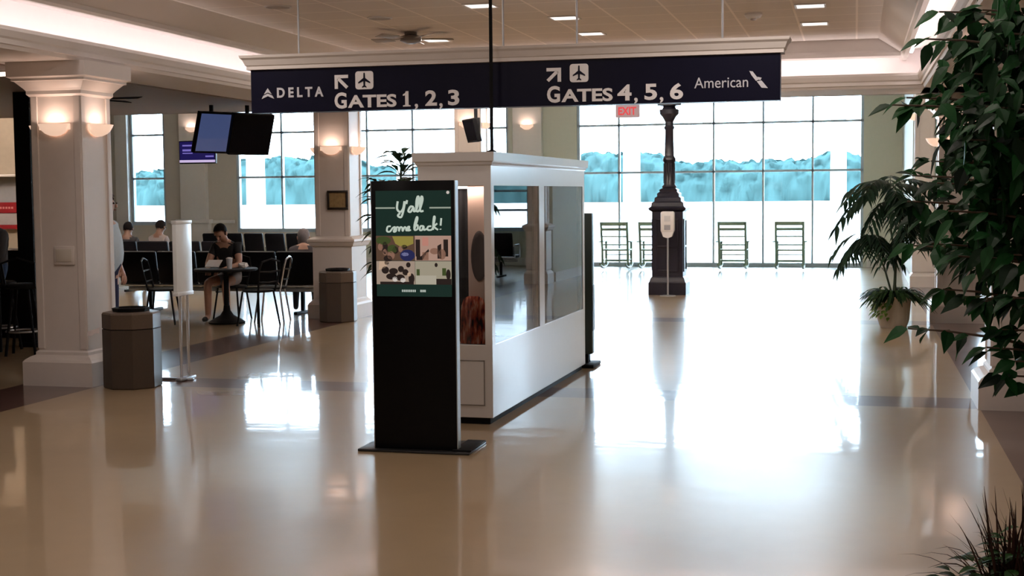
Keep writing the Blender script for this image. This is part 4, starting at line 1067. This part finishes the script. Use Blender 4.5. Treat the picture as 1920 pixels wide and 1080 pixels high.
RAD = dict(pelvis=.135, waist=.125, chest=.14, neck=.052, head=.082, crown=.08, sh_l=.065, sh_r=.065, elbow_l=.045, elbow_r=.045, wrist_l=.03, wrist_r=.03, hip_l=.095, hip_r=.095, knee_l=.062, knee_r=.062, ankle_l=.042, ankle_r=.042, toe_l=.035, toe_r=.035)
def seated(h=0.46, lean=0.0, arms=.3, head_fwd=0.0):
    j = dict(pelvis=(0, 0, h + .12), waist=(0, lean * .3, h + .28), chest=(0, lean * .7, h + .48), neck=(0, lean + .01, h + .62), head=(0, lean + .05 + head_fwd, h + .72 - head_fwd * .25), crown=(0, lean + .05 + head_fwd * 1.7, h + .80 - head_fwd * .3))
    for s_, k_ in (('l', -1), ('r', 1)):
        j['sh_' + s_] = (k_ * .17, lean * .8, h + .54); j['elbow_' + s_] = (k_ * .23, lean + .06, h + .30); j['wrist_' + s_] = (k_ * .11, lean + arms, h + .24)
        j['hip_' + s_] = (k_ * .09, .05, h + .09); j['knee_' + s_] = (k_ * .13, .44, h + .07); j['ankle_' + s_] = (k_ * .14, .42, .075); j['toe_' + s_] = (k_ * .15, .56, .04)
    return j
skin_d = mat('skin_dark', (.14, .07, .045), .5); skin_l = mat('skin_light', (.50, .29, .21), .5)
cloth = lambda n_, c: mat('cloth_' + n_, c, .85, bump=.1, scale=40)
TOP = ['pelvis', 'waist', 'chest', 'sh_l', 'sh_r', 'elbow_l', 'elbow_r']; LEGS = ['hip_l', 'hip_r', 'knee_l', 'knee_r', 'ankle_l', 'ankle_r']; FEET = ['toe_l', 'toe_r']
SKINJ = ['neck', 'head', 'crown', 'wrist_l', 'wrist_r', 'palm_l', 'palm_r', 'finger_l', 'finger_r']
blackhair = ('black', (.008, .006, .006)); greyhair = ('grey', (.16, .14, .14)); brownhair = ('brown', (.05, .03, .02))
# facing the hall behind the cafe table
person('person in black top and pale shorts, bent forward at the café table', (-8.28, 17.18, 0), pi, seated(.475, .16, .30, .07), RAD, ED,
       [(skin_l, SKINJ + ['knee_l', 'knee_r', 'ankle_l', 'ankle_r', 'elbow_l', 'elbow_r']), (cloth('black', (.012, .012, .014)), ['waist', 'chest', 'sh_l', 'sh_r']), (cloth('grey', (.42, .42, .45)), ['hip_l', 'hip_r', 'pelvis']), (cloth('shoe', (.03, .03, .03)), FEET)], blackhair)
b_ = MB(); b_.box(-.10, .10, -.004, .004, -.075, .075, M=Matrix.Rotation(radians(-55), 4, 'X'))
pg = b_.build('paper_sheet', mat('sheet_white', (.8, .8, .82), .7), None, smooth=0, loc=(-8.28, 16.67, .80)); tag(pg, 'small white paper sheet held by the person at the café table', 'paper')
# two people in the second row, seen from behind
person('person with short black hair in a dark jacket at the seat row end', (-12.68, 22.14, 0), radians(8), seated(.38, -.0, .3, 0.02), RAD, ED,
       [(skin_d, SKINJ), (cloth('dark', (.02, .02, .024)), TOP), (cloth('jeans', (.03, .035, .06)), LEGS), (cloth('shoe', (.03, .03, .03)), FEET)], blackhair)
person('dark-haired person in a grey shirt on the seat row before the small window', (-12.06, 22.14, 0), radians(-15), seated(.41, -.0, .3, 0.02), RAD, ED,
       [(skin_d, SKINJ), (cloth('grey_shirt', (.20, .18, .18)), TOP), (cloth('jeans', (.03, .035, .06)), LEGS), (cloth('shoe', (.03, .03, .03)), FEET)], blackhair)
# at the end of the front row
person('grey haired person in a dark coat slumped at the end of the long seat row', (-7.66, 18.24, 0), radians(20), seated(.36, .10, .3, .05), RAD, ED,
       [(skin_l, SKINJ), (cloth('coat', (.05, .04, .045)), TOP), (cloth('dark_trousers', (.02, .02, .024)), LEGS), (cloth('shoe', (.03, .03, .03)), FEET)], greyhair, hair_long=True)
# standing person mostly hidden by the first column
st = dict(pelvis=(0, 0, .96), waist=(0, .05, 1.1), chest=(0, .02, 1.32), neck=(0, .02, 1.48), head=(0, .05, 1.60), crown=(0, .05, 1.69))
for s_, k_ in (('l', -1), ('r', 1)):
    st.update({'sh_' + s_: (k_ * .19, 0, 1.40), 'elbow_' + s_: (k_ * .24, -.04, 1.12), 'wrist_' + s_: (k_ * .22, .06, .90), 'hip_' + s_: (k_ * .1, 0, .90), 'knee_' + s_: (k_ * .11, .02, .50), 'ankle_' + s_: (k_ * .12, -.02, .085), 'toe_' + s_: (k_ * .13, .12, .04)})
rad2 = dict(RAD); rad2.update(waist=.165, pelvis=.15)
person('person in pale blue shirt and navy trousers standing half behind the broad column', (-7.83, 13.2, 0), radians(-90), st, rad2, ED,
       [(skin_l, SKINJ), (cloth('pale_blue', (.48, .58, .66)), TOP), (cloth('navy', (.012, .016, .06)), LEGS), (cloth('shoe', (.03, .03, .03)), FEET)], greyhair)
# at the bar
person('person in dark clothes with a blue bag strap, perched on a bar stool', (-9.25, 13.33, 0), radians(160), seated(.76, .04, .28, .02), RAD, ED,
       [(skin_l, SKINJ), (cloth('patterned', (.05, .05, .055)), TOP), (cloth('blue_jeans', (.02, .05, .12)), LEGS), (cloth('shoe', (.03, .03, .03)), FEET)], blackhair)

# ================================================================== PLANTS
def rnd_dir(): 
    a = random.uniform(0, 2 * pi); z = random.uniform(-1, 1); r_ = math.sqrt(1 - z * z); return Vector((r_ * cos(a), r_ * sin(a), z))
# --- ficus tree close to the camera, crown reaching into the hall
random.seed(21)
fx = thing('ficus_tree', 'dark leafy ficus tree in a pot, branches reaching into the hall', 'tree', (1.18, 4.95, 0))
O = Vector((1.18, 4.95, 0))
MB().lathe([(.26, 0), (.33, .06), (.36, .40), (.39, .42), (.39, .46), (.34, .46), (.33, .40)], 28).build('pot', terracotta, fx, smooth=40)
MB().lathe([(.33, .36), (.33, .41), (.05, .43)], 24).build('soil', soil, fx, smooth=0)
trunk = [Vector((0, 0, .38)), Vector((.03, .02, .8)), Vector((-.03, .0, 1.2)), Vector((.02, .03, 1.6)), Vector((-.02, 0, 2.0)), Vector((0, .02, 2.5))]
MB().tube(trunk, .045, 10, r1=.015).build('trunk', bark, fx)
TIPS = [(0.27, 4.9, 2.3), (0.22, 4.8, 2.2), (0.34, 5.0, 2.27), (0.41, 4.9, 2.3), (0.12, 4.9, 1.99), (0.17, 5.0, 2.02), (0.23, 5.0, 1.99), (0.26, 5.1, 1.8), (0.17, 4.8, 1.66), (0.26, 4.7, 1.72), (0.20, 5.2, 1.75), (0.22, 4.9, 1.61), (0.29, 4.6, 1.63), (0.26, 5.0, 1.51), (0.19, 5.1, 1.5), (0.33, 4.7, 1.48), (0.3, 5.0, 1.35), (0.36, 4.8, 1.33), (0.18, 4.9, 1.22), (0.41, 4.6, 1.35), (0.43, 4.8, 1.17), (0.46, 4.6, 1.25), (0.47, 4.7, 1.09), (0.5, 4.6, 1.15), (0.55, 4.7, 1.06), (0.48, 4.5, 1.36),
        (0.33, 4.9, 1.98), (0.38, 4.8, 2.08), (0.36, 4.7, 1.86)]
DENSE = [(0.42, 4.9, 2.16), (0.46, 4.7, 2.2), (0.54, 5.2, 2.09), (0.39, 5.0, 2.08), (0.4, 4.6, 1.96), (0.34, 4.9, 1.92), (0.43, 5.1, 1.84), (0.48, 4.6, 1.86), (0.37, 4.7, 1.79), (0.49, 5.0, 1.72), (0.38, 4.7, 1.67), (0.52, 4.8, 1.62), (0.43, 4.9, 1.56), (0.38, 5.1, 1.6), (0.49, 4.6, 1.49), (0.46, 5.0, 1.47), (0.53, 5.1, 2.3), (0.36, 5.2, 2.19),
         (.62, 4.7, 2.3), (.62, 4.9, 2.1), (.60, 4.6, 1.95), (.64, 5.0, 1.8), (.62, 4.7, 1.6), (.56, 4.8, 2.0), (.55, 4.7, 1.75), (.5, 4.8, 1.95), (.47, 4.9, 1.78), (.52, 4.7, 2.12), (.57, 5.0, 1.9)]
br_ = MB(); lv = MB()
LS = (0.0, 0.72, 1.0, 0.80, 0.42, 0.0)
def ficus_leaf_at(p, d, L):
    lv.leaf(p, d, Vector((random.uniform(-.5, .5), random.uniform(-.9, -.1), 1)), L, L * random.uniform(.55, .7), droop=random.uniform(.15, .45), fold=.2, shape=LS)
for tip in TIPS + DENSE + [(O.x + random.uniform(-.25, .6), O.y + random.uniform(-.5, .5), random.uniform(1.3, 2.7)) for _ in range(16)]:
    e = Vector(tip) - O; dense = tip in DENSE
    zt = max(.8, min(2.35, e.z - .28)); b0 = Vector((0, 0, zt)); 
    for i in range(len(trunk) - 1):
        if trunk[i].z <= zt <= trunk[i + 1].z: b0 = trunk[i].lerp(trunk[i + 1], (zt - trunk[i].z) / (trunk[i + 1].z - trunk[i].z))
    mid = b0.lerp(e, .55) + Vector((0, random.uniform(-.04, .04), .12))
    pts = [b0 * (1 - q) ** 2 + mid * 2 * q * (1 - q) + e * q * q for q in [i / 7 for i in range(8)]]
    br_.tube(pts, .009, 5, r1=.003)
    dirb = (pts[-1] - pts[-3]).normalized()
    nl = 20 if dense else 15
    for i in range(nl):
        q = random.uniform(.55, 1.0) if not dense else random.uniform(.35, 1.0)
        p = pts[0].lerp(pts[-1], q) if False else (b0 * (1 - q) ** 2 + mid * 2 * q * (1 - q) + e * q * q)
        d = dirb * .5 + rnd_dir() * .9 + Vector((0, 0, -.55)); off = rnd_dir() * (.05 if dense else .015)
        ficus_leaf_at(p + off, d, random.uniform(.058, .09))
    ficus_leaf_at(e, dirb + Vector((0, 0, -.4)), .085)
for tip in DENSE:
    for i in range(22):
        p = Vector(tip) - O + Vector((random.gauss(0, .045), random.gauss(0, .12), random.gauss(0, .06)))
        ficus_leaf_at(p, rnd_dir() * .8 + Vector((-.2, -.2, -.6)), random.uniform(.058, .09))
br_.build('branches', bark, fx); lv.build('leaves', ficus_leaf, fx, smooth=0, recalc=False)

# --- low planting at the frame corner
random.seed(5)
lpn = thing('planter', 'low planter of reddish grass blades and green leaves under the ficus', 'planter', (.52, 4.3, 0))
MB().lathe([(.20, 0), (.24, .05), (.27, .38), (.29, .40), (.29, .43), (.25, .43), (.24, .38)], 24).build('pot', terracotta, lpn, smooth=40)
MB().lathe([(.245, .34), (.245, .39), (.03, .41)], 20).build('soil', soil, lpn, smooth=0)
gb = MB()
for i in range(190):
    a = random.uniform(0, 2 * pi); L = random.uniform(.26, .50); out = random.uniform(.15, .8)
    b0 = Vector((random.uniform(-.10, .08), random.uniform(-.1, .1), .40)); d = Vector((cos(a) * out, sin(a) * out, 1.0))
    gb.leaf(b0, d, (-cos(a), -sin(a), .4), L, random.uniform(.007, .013), droop=out * .6, fold=.3, shape=(.8, 1.0, .95, .85, .7, .45, .05))
for d, L in (((-.75, 0, .75), .42), ((-.9, -.1, .55), .36), ((-.45, 0, 1), .56), ((-.6, .1, 1.0), .55), ((-.3, -.1, 1), .48), ((-1.0, 0, .8), .40), ((-.85, .15, .9), .50), ((-.5, -.15, .9), .52), ((-.95, .1, .65), .44), ((-.65, -.1, .8), .47), ((-.2, .1, 1), .58)):
    gb.leaf((-.05, 0, .40), d, (1, 0, .6), L, .016, droop=.55, fold=.3, shape=(.8, 1.0, .95, .85, .7, .45, .05))
gb.build('grass_blades', red_leaf, lpn, smooth=0, recalc=False)
gl = MB()
for i in range(300):
    a = random.uniform(0, 2 * pi); r_ = random.uniform(.03, .27); p = Vector((r_ * cos(a), r_ * sin(a), .41 + random.uniform(0, .30) * (1 - r_ / .38)))
    gl.leaf(p, Vector((cos(a), sin(a), random.uniform(-.1, .6))), (0, 0, 1), random.uniform(.05, .085), random.uniform(.03, .045), droop=.4, fold=.2, shape=LS)
gl.build('leaf_clump', bush_leaf, lpn, smooth=0, recalc=False)

# --- potted palm-like plant by the big window
random.seed(9)
pp_ = thing('potted_palm', 'tall potted palm-like plant with a fern skirt beside the big window', 'potted plant', (.47, 17.5, 0))
MB().lathe([(.155, 0), (.17, .03), (.19, .10), (.21, .34), (.225, .36), (.225, .39), (.2, .39), (.195, .34)], 26).build('pot', terracotta, pp_, smooth=40)
MB().lathe([(.195, .32), (.195, .36), (.03, .38)], 20).build('soil', soil, pp_, smooth=0)
sm_ = MB()
sm_.tube([(0, 0, .34), (.02, 0, .8), (-.04, 0, 1.2), (-.05, 0, 1.72)], .017, 8, r1=.011)
sm_.tube([(0, .02, .34), (-.12, .0, .75), (-.3, .0, 1.12)], .014, 8, r1=.009)
sm_.tube([(.01, -.02, .34), (.03, 0, .9), (.22, 0, 1.25)], .013, 8, r1=.008)
sm_.build('stem', green_stem, pp_)
fl_ = MB(); pt_ = MB()
def crown(c, n, reach, droop, L, W, zup=.5, leaflets=7):
    c = Vector(c)
    for i in range(n):
        a = 2 * pi * i / n + random.uniform(-.25, .25); rr = reach * random.uniform(.6, 1.05); up = zup * random.uniform(.1, 1.2)
        pts = []
        for q in range(7):
            t_ = q / 6; pts.append(c + Vector((cos(a) * rr * t_, sin(a) * rr * t_, up * rr * t_ * 1.4 - droop * rr * t_ * t_ * 1.3)))
        pt_.tube(pts, .005, 5, r1=.002)
        for j in range(leaflets):
            t_ = .3 + .7 * j / (leaflets - 1); k_ = t_ * 6; i0 = min(5, int(k_)); p = pts[i0].lerp(pts[i0 + 1], k_ - i0)
            d0_ = (pts[i0 + 1] - pts[i0]).normalized(); sd_ = d0_.cross(Vector((0, 0, 1))).normalized()
            for s_ in (-1, 1):
                fl_.leaf(p, d0_ * .8 + sd_ * s_ * .8 + Vector((0, 0, -.15)), (0, 0, 1), L * random.uniform(.8, 1.1) * (1.15 - .5 * abs(t_ - .5)), W, droop=.35, fold=.25, shape=(.15, .9, 1, .75, .4, 0))
crown((-.05, 0, 1.70), 15, .72, .70, .25, .058, .55)
crown((-.05, 0, 1.55), 8, .50, 1.0, .20, .045, .25)
crown((-.3, 0, 1.12), 13, .42, .9, .18, .042, .4)
crown((.22, 0, 1.25), 9, .42, .8, .20, .045, .5)
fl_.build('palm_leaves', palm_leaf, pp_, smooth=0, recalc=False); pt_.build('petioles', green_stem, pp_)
fr_ = MB()
for i in range(200):
    a = random.uniform(0, 2 * pi); L = random.uniform(.28, .52); out = random.uniform(.5, 1.4)
    fr_.leaf((.1 * cos(a), .1 * sin(a), .37), (cos(a) * out, sin(a) * out, random.uniform(.5, 1.1)), (-cos(a), -sin(a), .5), L, .045, droop=.75, fold=.2, shape=(.3, .7, 1, .9, 1, .7, .9, .5, .1))
fr_.build('fern_fronds', fern_leaf, pp_, smooth=0, recalc=False)
lm = MB()
for i in range(90):
    z = random.uniform(.12, .46); a = random.uniform(pi * .75, pi * 1.45); r_ = random.uniform(.2, .27)
    lm.leaf((r_ * cos(a), r_ * sin(a), z), (cos(a), sin(a), -.6), (cos(a), sin(a), 1), .06, .045, droop=.3, shape=LS)
lm.build('trailing_leaves', lime_leaf, pp_, smooth=0, recalc=False)

# --- tall plant behind the totem
random.seed(31)
p3 = thing('tall_plant', 'tall dark-leaved plant standing behind the digital totem', 'potted plant', (-4.46, 13.2, 0))
MB().lathe([(.17, 0), (.19, .04), (.22, .36), (.24, .38), (.24, .41), (.2, .41), (.2, .36)], 24).build('pot', terracotta, p3, smooth=40)
MB().lathe([(.2, .33), (.2, .37), (.03, .39)], 20).build('soil', soil, p3, smooth=0)
s3 = MB(); s3.tube([(0, 0, .36), (.02, 0, 1.0), (-.02, 0, 1.6), (0, 0, 2.02)], .018, 8, r1=.01); s3.tube([(0, 0, .36), (-.08, .02, .8), (-.2, 0, 1.35), (-.24, 0, 1.72)], .014, 8, r1=.008); s3.tube([(0, 0, .5), (-.1, 0, .75), (-.24, 0, .98)], .011, 6, r1=.007)
s3.build('stem', green_stem, p3)
l3 = MB(); t3 = MB()
def whorl(c, n, L, W, dr, up):
    c = Vector(c)
    for i in range(n):
        a = 2 * pi * i / n + random.uniform(-.4, .4); d = Vector((cos(a), sin(a), up * random.uniform(.3, 1.6)))
        p = c + d.normalized() * .07
        t3.tube([c, p], .004, 5)
        l3.leaf(p, d, (0, 0, 1), L * random.uniform(.7, 1.1), W * random.uniform(.8, 1.1), droop=dr, fold=.3, shape=(.1, .6, 1, .9, .6, .3, 0))
for z in (2.06, 1.98, 1.88, 1.76): whorl((0, 0, z), 7, .27, .10, .45, .7)
for z in (1.78, 1.70, 1.60, 1.45): whorl((-.22, 0, z), 7, .25, .085, .55, .5)
for z in (1.3, 1.15, .98, .9): whorl((-.21, 0, z), 7, .20, .08, .7, .3)
whorl((0, 0, 1.55), 7, .2, .06, .6, .3)
l3.build('plant_leaves', palm_leaf, p3, smooth=0, recalc=False); t3.build('petioles', green_stem, p3)
